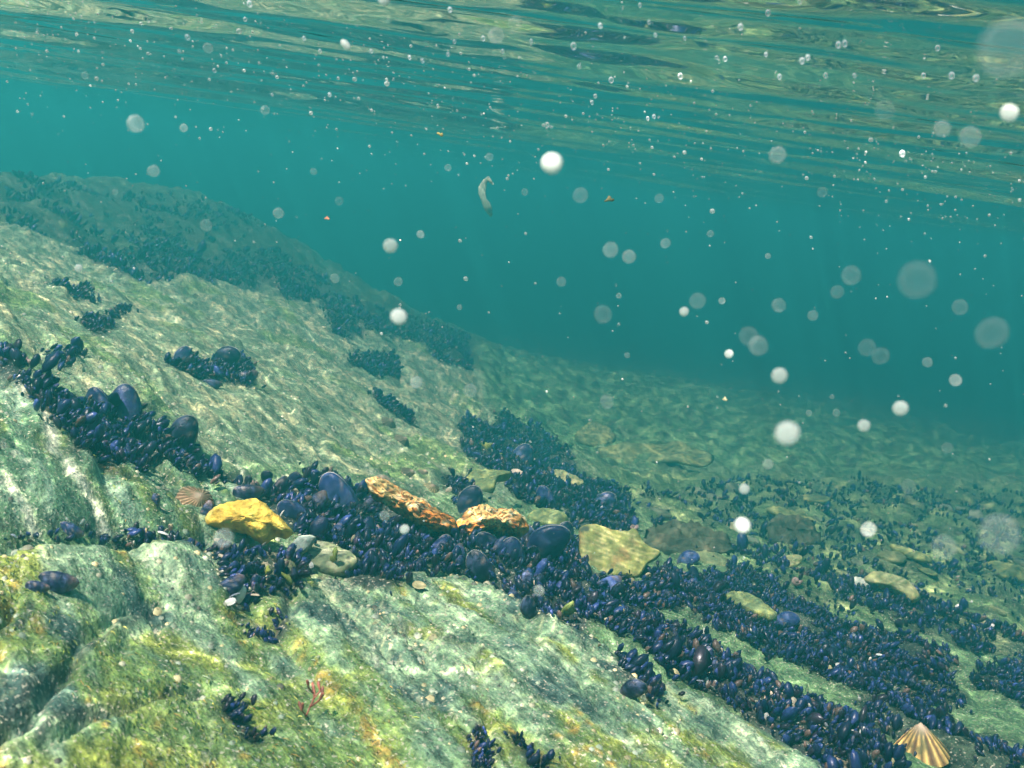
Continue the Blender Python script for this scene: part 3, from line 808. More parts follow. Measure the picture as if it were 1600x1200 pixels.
def stone(name, outline, thick, tilt, mat, label, cat, rough=.10, nring=9, npt=56, group=None, sink=.3, colf=None, p=2.6, fsc=1.0, foot=None, roll=0., lift=.45, lumps=0.):
    """a stone with this silhouette, its broad face tilted back from the viewer, and a thickness of its own"""
    O = np.asarray(outline, float)
    ft = foot or (O[:, 0].mean(), O[:, 1].max() - 4)
    base = hit([ft])[0]
    n = Vector(CAM_B) * math.cos(R_(tilt)) + Vector((0, 0, 1)) * math.sin(R_(tilt)) + Vector(CAM_R) * roll
    n.normalize(); n = np.array(n)
    c0 = base + n * thick * lift
    d = rays(O); tt = (c0 @ n) / (d @ n); W = d * tt[:, None]
    cen = W.mean(0); X = CAM_R - n * (CAM_R @ n); X /= np.linalg.norm(X); Y = np.cross(n, X)
    uv = np.stack([(W - cen) @ X, (W - cen) @ Y], 1)
    if np.dot(uv[:, 0], np.roll(uv[:, 1], -1)) - np.dot(uv[:, 1], np.roll(uv[:, 0], -1)) < 0: uv = uv[::-1]
    uv = catmull(uv, npt)
    size = np.abs(uv).max()
    V = []
    for side in (1, -1):
        for k in range(nring):
            s = 1 - k / nring if side > 0 else (k + 1) / nring
            s = s ** .8 if side > 0 else s ** .8
            if side < 0 and k == nring - 1: continue
            h = thick * (1 - s ** p) ** (1 / p) * (1 if side > 0 else -.9)
            V.append(np.concatenate([uv * s, np.full((npt, 1), h)], 1))
    # order rings: front centre -> rim -> back centre
    front = V[:nring][::-1]; back = V[nring:][::-1]
    Rg = np.concatenate(front + back, 0)
    nr = len(front) + len(back)
    s_ = size
    nz = np.stack([fbm(Rg[:, 0] / s_ * 2.2 * fsc + k * 11, Rg[:, 1] / s_ * 2.2 * fsc, Rg[:, 2] / s_ * 2.2 * fsc + label.__len__() * .37, 4) for k in range(3)], 1)
    Rg = Rg + nz * s_ * rough * np.array([.45, .45, 1.0])
    if lumps:
        sd_ = np.random.default_rng(len(label)); S_ = np.stack([sd_.uniform(uv[:, 0].min(), uv[:, 0].max(), 90), sd_.uniform(uv[:, 1].min(), uv[:, 1].max(), 90)], 1)
        dm = np.sqrt(((Rg[:, None, :2] - S_[None]) ** 2).sum(-1)).min(1) / (s_ * .16)
        Rg[:, 2] += lumps * s_ * np.sqrt(np.clip(1 - dm * dm, 0, 1)) * np.sign(Rg[:, 2] + 1e-6)
    Vx = np.vstack([Rg, [[0, 0, thick + nz[:npt, 2].mean() * s_ * rough]], [[0, 0, -thick * .9]]])
    q = grid_faces(nr, npt, True); j = np.arange(npt); j2 = (j + 1) % npt
    tri = np.concatenate([np.stack([np.full(npt, nr * npt), j, j2], 1), np.stack([np.full(npt, nr * npt + 1), (nr - 1) * npt + j2, (nr - 1) * npt + j], 1)])
    col = None
    if colf is not None: col = colf(Vx, s_)
    me = mk_mesh(name, Vx, [q[:, ::-1], tri], col)
    o = link(name, me, mat)
    o.matrix_world = Matrix.Translation(Vector(cen)) @ Matrix((Vector(X), Vector(Y), Vector(n))).transposed().to_4x4()
    return tag(o, label, cat, group)

stone('yellow_stone', [(321,822),(323,806),(334,795),(352,788),(378,785),(402,783),(416,787),(430,803),(446,817),(458,832),(448,837),(434,834),(424,843),(414,849),(400,842),(386,834),(366,831),(342,829),(328,828)],
      .024, 28, M_YEL, 'bright yellow rounded stone lying at the end of the mussel mass', 'stone', .085, 14, 90, p=2.2, lift=.8, fsc=2.2)
def band_col(V, s):
    bn = fbm(V[:, 0] / s * 4, V[:, 1] / s * 4, 15., 3)
    y = V[:, 1] / s + .25 * V[:, 0] / s + .08 * np.sin(V[:, 0] / s * 2.2 + 1) + .02 * fbm(V[:, 0] / s * 3, V[:, 1] / s * 3, 5., 3)
    w = (.5 + .5 * np.sin(y * 44 + 5 * np.sin(y * 3.1))) * sm(-.5, .3, bn) * .8 + .25 * bn
    c = np.tile(L((.30, .31, .09)), (len(V), 1)); c = mixc(c, (.64, .57, .22), w)
    c = mixc(c, (.36, .20, .08), sm(.25, .6, fbm(V[:, 0] / s * 2, V[:, 1] / s * 2, 9., 3)) * .6)
    d = np.hypot(V[:, 0] / s + .78, (V[:, 1] / s - .45) * 1.6)
    return mixc(c, (.08, .09, .06), sm(.16, .09, d))
stone('banded_stone', [(904,828),(912,821),(928,820),(944,825),(960,829),(980,831),(988,827),(996,832),(1004,846),(1018,857),(1032,864),(1026,873),(1012,882),(1005,893),(994,905),(978,901),(960,903),(942,904),(926,897),(910,884),(906,866),(904,846)],
      .012, 30, M_STONE, 'pale ochre stone with fine bands and pointed corners among the mussels', 'stone', .05, 22, 110, colf=band_col, p=4.5, lift=.9)
def crust_col(V, s):
    n = fbm(V[:, 0] / s * 4, V[:, 1] / s * 4, V[:, 2] / s * 4, 4); f = fbm(V[:, 0] / s * 13, V[:, 1] / s * 13, V[:, 2] / s * 13 + 5, 3)
    up_ = V[:, 1] / s * 1.1 + V[:, 2] / s * .6
    c = np.tile(L((.62, .17, .03)), (len(V), 1)); c = mixc(c, (.84, .36, .06), sm(-.3, .2, f)); c = mixc(c, (.88, .64, .24), sm(.0, .4, up_ + .7 * n)); c = mixc(c, (.80, .68, .40), sm(.3, .65, n + .3 * up_))
    c = mixc(c, (.74, .18, .02), sm(.15, .45, f) * .85); c = mixc(c, (.20, .22, .09), sm(.25, .5, -n) * .6); return mixc(c, (.045, .035, .03), sm(.28, .48, -f))
stone('orange_rock', [(572,752),(584,747),(600,752),(622,764),(640,776),(660,784),(676,796),(694,806),(712,816),(716,828),(704,834),(688,830),(668,826),(648,818),(634,806),(618,800),(604,788),(590,780),(578,768)],
      .026, 25, M_STONE, 'long rusty orange and cream rock sloping down among the mussels', 'rock', .09, 20, 130, fsc=4.0, p=2.0, lift=.8, lumps=.05, colf=crust_col)
stone('orange_rock', [(706,838),(712,822),(722,808),(734,796),(748,791),(762,793),(774,800),(792,799),(806,802),(818,810),(826,822),(822,834),(810,838),(796,832),(780,836),(764,832),(744,838),(726,842)],
      .030, 25, M_STONE, 'humped cream and orange rock crusted with growth, right of the long one', 'rock', .11, 20, 130, fsc=3.2, p=2.0, lift=.9, lumps=.07, colf=crust_col)

def alg_col(tones):
    def f(V, s):
        n = fbm(V[:, 0] / s * 3, V[:, 1] / s * 3, V[:, 2] / s * 3 + tones[0][0] * 50, 4)
        st = fbm(V[:, 0] / s * 1.5 + V[:, 1] / s * 1.2, (V[:, 1] - V[:, 0] * .6) / s * 9, 3., 3)
        c = np.tile(L(tones[0]), (len(V), 1)); c = mixc(c, tones[1], sm(-.1, .5, n)); return mixc(c, tones[2], sm(.1, .6, st))
    return f
G1 = alg_col([(.20, .25, .10), (.34, .36, .12), (.10, .14, .07)]); G2 = alg_col([(.07, .085, .05), (.11, .10, .055), (.045, .06, .04)])
G3 = alg_col([(.42, .40, .17), (.56, .52, .26), (.24, .27, .10)]); G4 = alg_col([(.62, .66, .52), (.72, .72, .60), (.42, .48, .36)])
def slab(outline, th, tilt, colf, label, nm='flat_stone', **k): return stone(nm, outline, th, tilt, M_STONE, label, 'stone', k.pop('rough', .10), 7, 44, colf=colf, p=3.5, **k)
slab([(825,805),(838,797),(860,797),(880,803),(888,812),(880,822),(862,826),(840,822),(828,815)], .012, 45, G1, 'flat green streaked stone just behind the humped orange rock')
slab([(850,744),(866,734),(884,737),(902,748),(914,757),(900,764),(880,760),(862,760)], .010, 45, G3, 'pale yellowish stone lying across the mid mussel bed')
slab([(728,745),(750,735),(790,738),(800,744),(778,752),(770,770),(745,775),(730,762)], .012, 50, G1, 'green slab end poking out between two mussel clumps')
slab([(1005,842),(1030,822),(1070,818),(1110,830),(1140,848),(1145,862),(1100,872),(1050,868),(1015,862)], .009, 70, G2, 'long dark brown stone right of the banded stone', rough=.2, lift=-.2, fsc=2.)
slab([(1195,822),(1215,808),(1245,808),(1268,822),(1282,842),(1275,856),(1235,858),(1205,846)], .014, 62, G2, 'dark weedy boulder among the rubble', rough=.25, lift=-.2, fsc=2.2)
slab([(1324,912),(1332,902),(1346,905),(1362,913),(1376,917),(1374,928),(1356,926),(1340,920),(1329,922)], .010, 40, G4, 'small bone-white stone among the rubble')
slab([(1350,902),(1368,893),(1390,898),(1412,908),(1432,922),(1438,936),(1422,942),(1404,928),(1382,918),(1360,912)], .013, 40, G3, 'pale yellow-green stone behind the bone-white one')
slab([(1535,882),(1555,877),(1580,884),(1610,894),(1612,912),(1575,908),(1548,898)], .018, 40, G1, 'flat green stone at the right edge of the rubble')
slab([(1215,880),(1230,868),(1252,870),(1250,882),(1228,890)], .010, 40, G3, 'small yellowish stone below the dark weedy boulder')
slab([(1200,792),(1230,797),(1262,806),(1285,822),(1270,826),(1238,812),(1206,803)], .012, 50, G1, 'thin green stone lying on the dark weedy boulder')
slab([(1390,850),(1420,858),(1450,868),(1456,880),(1430,876),(1398,862)], .010, 45, G1, 'narrow green stone among the far rubble')
slab([(935,702),(980,694),(1040,694),(1090,700),(1115,712),(1105,728),(1040,722),(980,722),(940,716)], .010, 72, G1, 'broad pale ledge stone beyond the mid mussel bed')
slab([(900,690),(905,672),(925,660),(950,668),(962,686),(940,698)], .012, 70, G1, 'pale sunlit boulder on the far floor')
slab([(1130,935),(1150,925),(1185,940),(1215,965),(1200,972),(1160,955)], .012, 50, G1, 'flat green stone between two mussel bands')
slab([(470,862),(500,850),(540,862),(560,878),(545,895),(510,898),(482,888)], .008, 68, alg_col([(.16, .19, .10), (.34, .33, .20), (.05, .06, .04)]), 'pale knobbly stone beside the pocket of small mussels', rough=.07, lift=0.)
slab([(455,852),(470,838),(492,838),(488,852),(470,868),(456,870)], .007, 25, alg_col([(.26, .32, .27), (.36, .40, .32), (.2, .24, .2)]), 'grey-green flake standing by the yellow stone')

# rubble on the right: flat stones one can count
RA = BEDW['rubble'][0]
rp = sample_poly(RA, 150); rp = rp[:130]
STN = []
for k in range(6):
    ns, nt = 9, 14
    th = np.arange(nt) / nt * 6.283; rs = np.random.default_rng(k + 40)
    ro = 1 + .28 * fbm(np.cos(th) * 1.3 + k * 5, np.sin(th) * 1.3, 2., 3) + .10 * rs.normal(size=nt)
    rings = []
    for i in range(ns):
        ph = -math.pi / 2 + math.pi * (i + .5) / ns
        rr = np.cos(ph) ** .45
        rings.append(np.stack([np.cos(th) * ro * rr, np.sin(th) * ro * rr * .62, np.full(nt, np.sin(ph) * .26)], 1))
    Vr = np.concatenate(rings); nzv = fbm(Vr[:, 0] * 2 + k, Vr[:, 1] * 2, Vr[:, 2] * 2 + k * 3., 3)
    Vr = Vr * (1 + .16 * nzv[:, None]); Vr = np.vstack([Vr, [[0, 0, -.26]], [[0, 0, .26]]])
    j = np.arange(nt); j2 = (j + 1) % nt
    tri = np.concatenate([np.stack([np.full(nt, ns * nt), j2, j], 1), np.stack([np.full(nt, ns * nt + 1), (ns - 1) * nt + j, (ns - 1) * nt + j2], 1)])
    tones = [[(.22, .26, .12), (.34, .35, .14), (.12, .16, .08)], [(.16, .19, .12), (.26, .28, .16), (.09, .11, .07)], [(.40, .39, .20), (.54, .52, .30), (.22, .25, .12)],
             [(.14, .17, .08), (.30, .33, .10), (.09, .12, .06)], [(.24, .28, .18), (.38, .40, .26), (.14, .17, .11)], [(.55, .55, .42), (.66, .66, .52), (.36, .40, .28)]][k]
    STN.append(mk_mesh('flat_stone', Vr, [grid_faces(ns, nt, True), tri], alg_col(tones)(Vr, 1.0)))
    STN[-1].materials.append(M_STONE)
SN = ['greenish', 'dull grey-green', 'pale yellowish', 'mossy green', 'light grey-green', 'whitish']
zz = height_f(rp); nn = normal_at(rp, .04)
for p, z, nv in zip(rp, zz, nn):
    k = int(rng.choice(6, p=[.26, .22, .12, .22, .13, .05]))
    o = link('flat_stone', STN[k]); s_ = float(np.clip(rng.lognormal(math.log(.024), .45), .010, .062))
    if k == 5: s_ *= .6
    az = GA + rng.normal() * .5
    x = Vector((math.cos(az), math.sin(az), rng.normal() * .15))
    place(o, (p[0], p[1], z + s_ * .10), frame_from(x, Vector(nv) + Vector(rng.normal(size=3)) * .22), (s_, s_, s_ * rng.uniform(.6, 1.5)))
    tag(o, SN[k] + ' flat stone in the rubble on the right', 'stone', SN[k] + ' flat stones in the rubble')

# ------------------------------------------------------------------ limpets, snails and broken shells
def limpet_mesh(ribs, cA, cB, hgt, seed, apex=.12):
    nr, na = 12, ribs * 4
    th = np.arange(na) / na * 6.283; rings = []; cols = []
    rs = np.random.default_rng(seed)
    ribw = rs.uniform(.4, 1, ribs); wid = np.repeat(ribw, 4)
    for i in range(nr):
        s = (i + .4) / (nr - .6)
        wav = np.cos(th * ribs)
        rr = s * (1 + .035 * wav * s * wid + .04 * np.sin(2 * th + 1) + .03 * np.sin(5 * th + seed) * s)
        h = hgt * (1 - s ** 1.25) * (1 + .02 * np.sin(s * 40))
        rings.append(np.stack([np.cos(th) * rr + apex * (1 - s), np.sin(th) * rr * .88, h + .022 * wav * s], 1))
        f = sm(-.3, .5, wav + .7 * (wid - .7)) * sm(.12, .4, s)
        c = L(cA) * (1 - f[:, None]) + L(cB) * f[:, None]
        tip = sm(.45, .1, s) * np.ones(na)
        c = mixc(c, (.16, .15, .06), sm(.1, .5, fbm(np.cos(th) * s * 3 + seed, np.sin(th) * s * 3, 3.3, 3)) * .75)
        cols.append(mixc(c * (.7 + .5 * rs.random((na, 1))), (.50, .38, .26), tip * .8))
    Vv = np.concatenate(rings); C = np.concatenate(cols)
    low = rings[-1] * [1, 1, 0] + [0, 0, -.03]                                   # the rim is turned in to a foot
    inn = rings[-1] * [.86, .86, 0] + [0, 0, .0]
    Vv = np.vstack([Vv, low, inn, [[apex, 0, hgt * 1.0]], [[0, 0, .05]]]); C = np.vstack([C, C[-na:] * .8, C[-na:] * .3, [[.5, .38, .26]], [[.1, .08, .06]]])
    q = grid_faces(nr + 2, na, True); j = np.arange(na); j2 = (j + 1) % na; n0 = (nr + 2) * na
    tri = np.concatenate([np.stack([np.full(na, n0), j, j2], 1), np.stack([np.full(na, n0 + 1), (nr + 1) * na + j2, (nr + 1) * na + j], 1)])
    me = mk_mesh('limpet', Vv, [q[:, ::-1], tri], C); me.materials.append(M_LIMP); return me
LM = [limpet_mesh(15, (.13, .055, .03), (.88, .58, .18), 1.15, 1), limpet_mesh(22, (.16, .07, .03), (.52, .36, .20), .72, 2),
      limpet_mesh(15, (.09, .08, .05), (.20, .18, .10), .70, 3), limpet_mesh(16, (.05, .05, .03), (.42, .36, .16), .62, 4), limpet_mesh(15, (.22, .18, .12), (.36, .30, .20), .55, 5)]
def limpet(px, py, wid, ang, k, label, out=.45, grp=None):
    """ang: the way the tip points in the view; out: how far it leans towards the viewer"""
    p = hit([(px, py)])[0]; d = np.linalg.norm(p)
    ax = CAM_R * math.cos(R_(ang)) + CAM_U * math.sin(R_(ang)) + CAM_B * out
    o = link('limpet', LM[k]); s_ = wid / 2 / FPX * d
    z = Vector(ax).normalized(); x = Vector((.3, .2, 1)).cross(z).normalized(); y = z.cross(x)
    place(o, Vector(p) + Vector(normal_at(p)[0]) * s_ * .12, Matrix((x, y, z)).transposed(), s_)
    return tag(o, label, 'limpet', grp)
limpet(1438, 1182, 80, 97, 0, 'large cone-shaped limpet with orange and cream ribs standing at the lower right', .12)
limpet(305, 786, 56, 50, 1, 'brown ribbed limpet on the green slab beside the yellow stone', 1.0)
limpet(1306, 1194, 40, 95, 4, 'small pale brown limpet at the lower edge left of the large ribbed one', .4)
limpet(606, 662, 26, 50, 2, 'uppermost of three dull brown limpets in a line down the slab')
limpet(627, 691, 30, 40, 2, 'middle one of three dull brown limpets in a line down the slab')
limpet(639, 742, 28, 45, 2, 'lowest of three dull brown limpets in a line down the slab')
limpet(661, 741, 22, 60, 2, 'faint olive limpet right of the line of dull brown ones')
limpet(674, 763, 24, 70, 3, 'small limpet with dark and yellow stripes above the orange rocks', .7)
limpet(596, 750, 26, 90, 4, 'pale limpet sitting on the top end of the long orange-crusted rock', .6)
limpet(1090, 1068, 30, 80, 4, 'pale brown limpet on the rock strip between the mussel bands', .5)

def snail_mesh(cA, cB):
    nt, na, turns = 46, 9, 3.2
    V, C = [], []
    for i in range(nt):
        f = i / (nt - 1); th = f * turns * 6.283; g = math.exp(-1.05 * turns * (1 - f))
        R0, rr = .52 * g, .50 * g * (1 if f < .96 else 1.06)
        cz = .75 * (1 - g) - .2
        ctr = np.array([math.cos(th) * R0, math.sin(th) * R0, cz]); rad = np.array([math.cos(th), math.sin(th), 0.])
        for j in range(na):
            aa = j / na * 6.283
            V.append(ctr + rad * rr * math.cos(aa) + np.array([0, 0, 1]) * rr * .95 * math.sin(aa))
            C.append(np.array(cA) if (j % 3) else np.array(cB))
    V = np.array(V); C = np.array(C) * (.8 + .4 * rng.random((len(V), 1)))
    j = np.arange(na); j2 = (j + 1) % na
    Vx = np.vstack([V, [V[:na].mean(0)], [V[-na:].mean(0)]]); Cx = np.vstack([C, [cB], [[.03, .02, .02]]])
    tri = np.concatenate([np.stack([np.full(na, len(V)), j2, j], 1), np.stack([np.full(na, len(V) + 1), (nt - 1) * na + j, (nt - 1) * na + j2], 1)])
    me = mk_mesh('sea_snail', Vx, [grid_faces(nt, na, True), tri], Cx); me.materials.append(M_SHELL); return me
SNL = [snail_mesh((.30, .19, .16), (.42, .30, .25)), snail_mesh((.28, .24, .14), (.40, .36, .22)), snail_mesh((.10, .08, .07), (.16, .13, .11))]
for px, py, wd, k, lab in [
 (566,832,20,0,'pinkish-brown sea snail, left of a pair below the long orange-crusted rock'), (587,834,20,0,'pinkish sea snail, right of a pair below the long orange-crusted rock'),
 (507,786,18,0,'reddish sea snail beside the large blue mussel above the yellow stone'), (423,771,17,1,'olive sea snail at the upper left of the mussel mass'),
 (460,775,16,1,'yellowish sea snail on top of the upright blue mussel'), (552,848,18,1,'pale sea snail near the near edge of the mussel mass'),
 (673,835,18,1,'tan sea snail below the long orange-crusted rock'), (502,842,16,0,'small mauve sea snail right of the yellow stone'),
 (623,850,18,0,'dull rose sea snail in the middle of the mussel mass'), (1013,905,17,1,'buff sea snail in the mussels under the banded stone'),
 (1037,903,16,0,'brown sea snail right of the banded stone'), (1065,908,18,0,'orange-tinted sea snail on a blue mussel right of the banded stone'),
 (988,832,18,0,'orange sea snail sitting on the top corner of the banded stone'), (45,575,22,0,'brownish sea snail in the upper mussel row'),
 (935,1010,9,1,'tiny yellow sea snail above the near slab edge'), (947,972,11,1,'tiny cream sea snail below the banded stone'), (1052,1018,10,1,'tiny buff sea snail on the mussel band'),
 (1240,915,22,0,'orange-brown sea snail among the rubble'), (418,890,16,1,'olive sea snail in the pocket of small mussels')]:
    p = hit([(px, py)])[0]; d = np.linalg.norm(p); s_ = wd / 2 / FPX * d
    o = link('sea_snail', SNL[k])
    place(o, Vector(p) + Vector(normal_at(p)[0]) * s_ * 1.0 + Vector(CAM_B) * s_ * .9, frame_from(rng.normal(size=3), Vector(CAM_B) + Vector(rng.normal(size=3)) * .5), s_)
    tag(o, lab, 'snail')

def cup(nu=8, nv=6, c1=(.72, .70, .62), c2=(.5, .46, .40)):
    u = np.linspace(.05, math.pi - .05, nu); v = np.linspace(-1, 1, nv)
    Vt = np.array([[math.cos(a_) * .9, math.sin(a_) * b_ * .55 * (1 + .2 * math.cos(a_)), .28 * math.sin(a_) * (1 - b_ * b_) ] for a_ in u for b_ in v])
    Vb_ = Vt * [.94, .94, .8] - [0, 0, .05]; n0 = len(Vt)
    q = grid_faces(nu, nv); e = np.concatenate([np.arange(nv), np.arange(1, nu) * nv + nv - 1, (nu - 1) * nv + np.arange(nv - 2, -1, -1), np.arange(nu - 2, 0, -1) * nv])
    e2 = np.roll(e, -1)
    rim = np.stack([e, e2, e2 + n0, e + n0], 1)
    Cc = np.vstack([np.tile(c1, (n0, 1)), np.tile(c2, (n0, 1))]) * (.85 + .25 * rng.random((2 * n0, 1)))
    me = mk_mesh('shell_fragment', np.vstack([Vt, Vb_]), [q, q[:, ::-1] + n0, rim], Cc); me.materials.append(M_SHELL); return me
CUPS = [cup(), cup(c1=(.66, .52, .36), c2=(.6, .5, .4)), cup(c1=(.42, .45, .50), c2=(.6, .6, .62)), cup(c1=(.5, .42, .2), c2=(.4, .36, .2))]
def frag(px, py, wd, ang, k, label, grp=None, out=.7):
    p = hit([(px, py)])[0]; d = np.linalg.norm(p); s_ = wd / 1.8 / FPX * d
    o = link('shell_fragment', CUPS[k])
    x = Vector(CAM_R) * math.cos(R_(ang)) + Vector(CAM_U) * math.sin(R_(ang))
    place(o, Vector(p) + Vector(normal_at(p)[0]) * s_ * .5 + Vector(CAM_B) * s_ * .5, frame_from(x, Vector(CAM_B) * out + Vector((0, 0, 1)) * .7 + Vector(rng.normal(size=3)) * .2), s_)
    tag(o, label, 'shell', grp)
for px, py, wd, an, k, lab in [
 (370,934,32,75,0,'bright white broken shell below the pocket of small mussels'), (356,943,20,15,0,'smaller white shell chip touching the bright white one'),
 (1197,997,22,30,1,'white and orange shell chip on the mussel band right of the banded stone'), (1098,990,14,60,0,'small white shell on the rock strip'),
 (1240,1104,24,120,1,'pinkish shell piece in the lower mussel band'), (1194,1089,20,20,1,'orange-tinted shell piece in the lower mussel band'),
 (1276,1110,18,10,0,'flat cream shell piece in the lower mussel band'), (1328,1150,16,40,0,'white shell near the large ribbed limpet'),
 (965,960,26,130,3,'curved pale green shell piece below the banded stone'), (882,918,26,140,2,'lilac-grey shell lying below the big blue mussels'),
 (1195,1122,12,70,0,'little white chip at the near edge of the lower mussel band'), (1115,1070,12,100,0,'little pale chip on the lower mussel band'),
 (417,905,14,10,1,'orange chip in the pocket of small mussels'), (478,883,22,150,0,'pale cream shell beside the knobbly stone'),
 (655,918,22,170,3,'yellow shell sliver on the top edge of the near slab'), (1383,1025,18,170,1,'tan shell sliver on the far mussel band'),
 (1440,1030,12,30,0,'white chip on the rock right of the far mussel band'), (985,915,18,80,3,'yellow shell piece under the banded stone'),
 (1490,958,22,75,0,'white standing shell among the rubble'), (1540,985,18,30,0,'cream shell at the right side of the rubble'),
 (808,745,26,165,1,'orange-edged shell sliver above the green slab end'), (700,768,12,30,1,'small orange chip on the mussel stub'),
 (660,788,18,150,3,'yellow shell sliver behind the long orange-crusted rock'), (170,705,16,20,0,'pale shell chip at the foot of the mussel row'),
 (490,780,18,160,0,'white glinting shell edge in the mussel mass'), (765,845,18,60,0,'white shell edge under the humped orange rock')]:
    frag(px, py, wd, an, k, lab)
# small chips strewn through the beds
for zn, n in (('low', 20), ('high', 16), ('mass', 22), ('pocket', 12), ('rubble', 26), ('seam', 10), ('mid', 6)):
    A = BEDW[zn][0]; q = sample_poly(A, n); zq = height_f(q)
    gname = {'low': 'lower mussel band', 'high': 'mussel bed right of the banded stone', 'mass': 'central mussel mass', 'pocket': 'pocket below the yellow stone',
             'rubble': 'rubble on the right', 'seam': 'thin seam above the near slab', 'mid': 'bed behind the banded stone'}[zn]
    for p, z in zip(q, zq):
        o = link('shell_fragment', CUPS[int(rng.choice(4, p=[.45, .2, .2, .15]))]); s_ = float(rng.uniform(.0025, .0062))
        place(o, (p[0], p[1], z + .007), frame_from(rng.normal(size=3), rng.normal(size=3) + [0, 0, 1.5]), s_)
        tag(o, 'tiny pale shell chip strewn in the ' + gname, 'shell', 'tiny shell chips in the ' + gname)

# ------------------------------------------------------------------ weed
def tube(pts, rad, na=6, flat=1.0):
    pts = np.asarray(pts, float); rad = np.asarray(rad, float); n = len(pts); V = []
    for i in range(n):
        t = pts[min(i + 1, n - 1)] - pts[max(i - 1, 0)]; t = t / np.linalg.norm(t)
        s1 = np.cross(t, CAM_B); s1 /= np.linalg.norm(s1); s2 = np.cross(s1, t)
        for j in range(na):
            aa = j / na * 6.283; V.append(pts[i] + rad[i] * (s1 * math.cos(aa) + s2 * math.sin(aa) * flat))
    V = np.array(V); j = np.arange(na); j2 = (j + 1) % na
    tri = np.concatenate([np.stack([np.full(na, n * na), j2, j], 1), np.stack([np.full(na, n * na + 1), (n - 1) * na + j, (n - 1) * na + j2], 1)])
    Vx = np.vstack([V, [pts[0]], [pts[-1]]])
    q = grid_faces(n, na, True)
    return Vx, np.concatenate([q[:, [0, 1, 2]], q[:, [0, 2, 3]], tri])
def px_at(px, dist): d = rays([px])[0]; return d / np.linalg.norm(d) * dist
def sprig(paths, dist, colr, label, name='red_seaweed', cat='seaweed', r0=.0006, tip=.0013):
    root_p = px_at(paths[0][0], dist)
    e = bpy.data.objects.new(name, None); scene.collection.objects.link(e); e.location = root_p; e.empty_display_size = .01
    for k, pa in enumerate(paths):
        pp = np.array([px_at(p_, dist - .004 * i * (1 if k % 2 else -.3)) for i, p_ in enumerate(pa)])
        u = np.linspace(0, len(pp) - 1, 9); ii = np.minimum(u.astype(int), len(pp) - 2); pp = pp[ii] + (pp[ii + 1] - pp[ii]) * (u - ii)[:, None]
        rad = np.interp(np.linspace(0, 1, 9), [0, .55, .85, 1], [r0, r0, tip, tip * .5])
        Vt, Ft = tube(pp - root_p, rad, 6, .35)
        link('stem' if k == 0 else 'branch', mk_mesh('stem', Vt, Ft, np.tile(colr, (len(Vt), 1)) * (.75 + .5 * rng.random((len(Vt), 1)))), M_WEED, e)
    return tag(e, label, cat)
d0 = np.linalg.norm(hit([(480, 1118)])[0]) - .012
sprig([[(478,1120),(484,1105),(492,1088),(488,1066)], [(484,1105),(498,1095),(506,1082)], [(490,1092),(500,1080),(497,1064)], [(490,1084),(482,1074),(480,1062)],
       [(478,1118),(470,1108),(467,1096)], [(478,1118),(472,1110),(473,1098)], [(496,1096),(503,1090),(504,1072)]], d0, (.30, .085, .055), 'small branching red seaweed standing on the near slab')
d1 = np.linalg.norm(hit([(985, 902)])[0]) - .02
sprig([[(978,906),(980,895)], [(979,903),(984,896),(983,890)], [(978,905),(972,897)], [(981,900),(988,897)]], d1, (.05, .045, .04), 'little black branching weed in front of the banded stone', 'dark_seaweed')

# scrap of pale weed drifting in mid-water, with its torn tail
sd = 3.1
pts_ = [(764,276),(758,284),(754,293),(753,302),(756,312),(760,320),(764,328),(768,338)]
pp = np.array([px_at(p_, sd + .006 * math.sin(i)) for i, p_ in enumerate(pts_)]); c_ = pp.mean(0)
Vt, Ft = tube(pp - c_, np.array([.003, .008, .012, .011, .008, .0115, .011, .003]), 10, .35)
Vt = Vt + .0015 * np.stack([noise3(Vt[:, 0] * 90, Vt[:, 1] * 90, Vt[:, 2] * 90 + k * 7) for k in range(3)], 1)
o = link('drifting_weed', mk_mesh('drifting_weed', Vt, Ft, np.tile((.36, .42, .30), (len(Vt), 1))), M_WEED); o.location = c_
tag(o, 'pale curled scrap of weed hanging in mid-water under the surface', 'seaweed')
hk = np.array([px_at(p_, sd) for p_ in [(763,279),(767,284),(771,288)]]) - c_
Vt, Ft = tube(hk, [.0045, .005, .002], 6, .6)
link('torn_tip', mk_mesh('torn_tip', Vt, Ft, np.tile((.55, .52, .34), (len(Vt), 1))), M_WEED, o)

def flake(px, dist, wid, colr, label, name='weed_flake'):
    th = np.arange(12) / 12 * 6.283; ro = 1 + .35 * np.sin(3 * th + px[0]) + .2 * rng.normal(size=12)
    V = np.concatenate([np.stack([np.cos(th) * ro, np.sin(th) * ro * .6, s * .10 + .25 * np.cos(th)], 1) for s in (1, -1)] + [[[0, 0, .14]], [[0, 0, -.10]]])
    j = np.arange(12); j2 = (j + 1) % 12
    F = [np.stack([j, j2, j2 + 12, j + 12], 1)[:, ::-1], np.concatenate([np.stack([np.full(12, 24), j, j2], 1), np.stack([np.full(12, 25), j2 + 12, j + 12], 1)])]
    o = link(name, mk_mesh(name, V, F, np.tile(colr, (len(V), 1))), M_WEED)
    place(o, px_at(px, dist), frame_from(Vector(CAM_R) + Vector(rng.normal(size=3)) * .6, Vector(CAM_B) + Vector(rng.normal(size=3)) * .4), wid / 2 / FPX * dist)
    tag(o, label, 'flake')
flake((689,210), .8, 9, (.55, .40, .10), 'tiny yellow flake drifting under the surface above centre')
flake((511,341), .8, 9, (.45, .16, .08), 'tiny red flake drifting above the dark ridge')
flake((952,312), .9, 12, (.20, .17, .06), 'brown flake drifting right of the brightest white particle')
flake((1133,624), .7, 9, (.60, .52, .30), 'pale sliver drifting above the far floor')
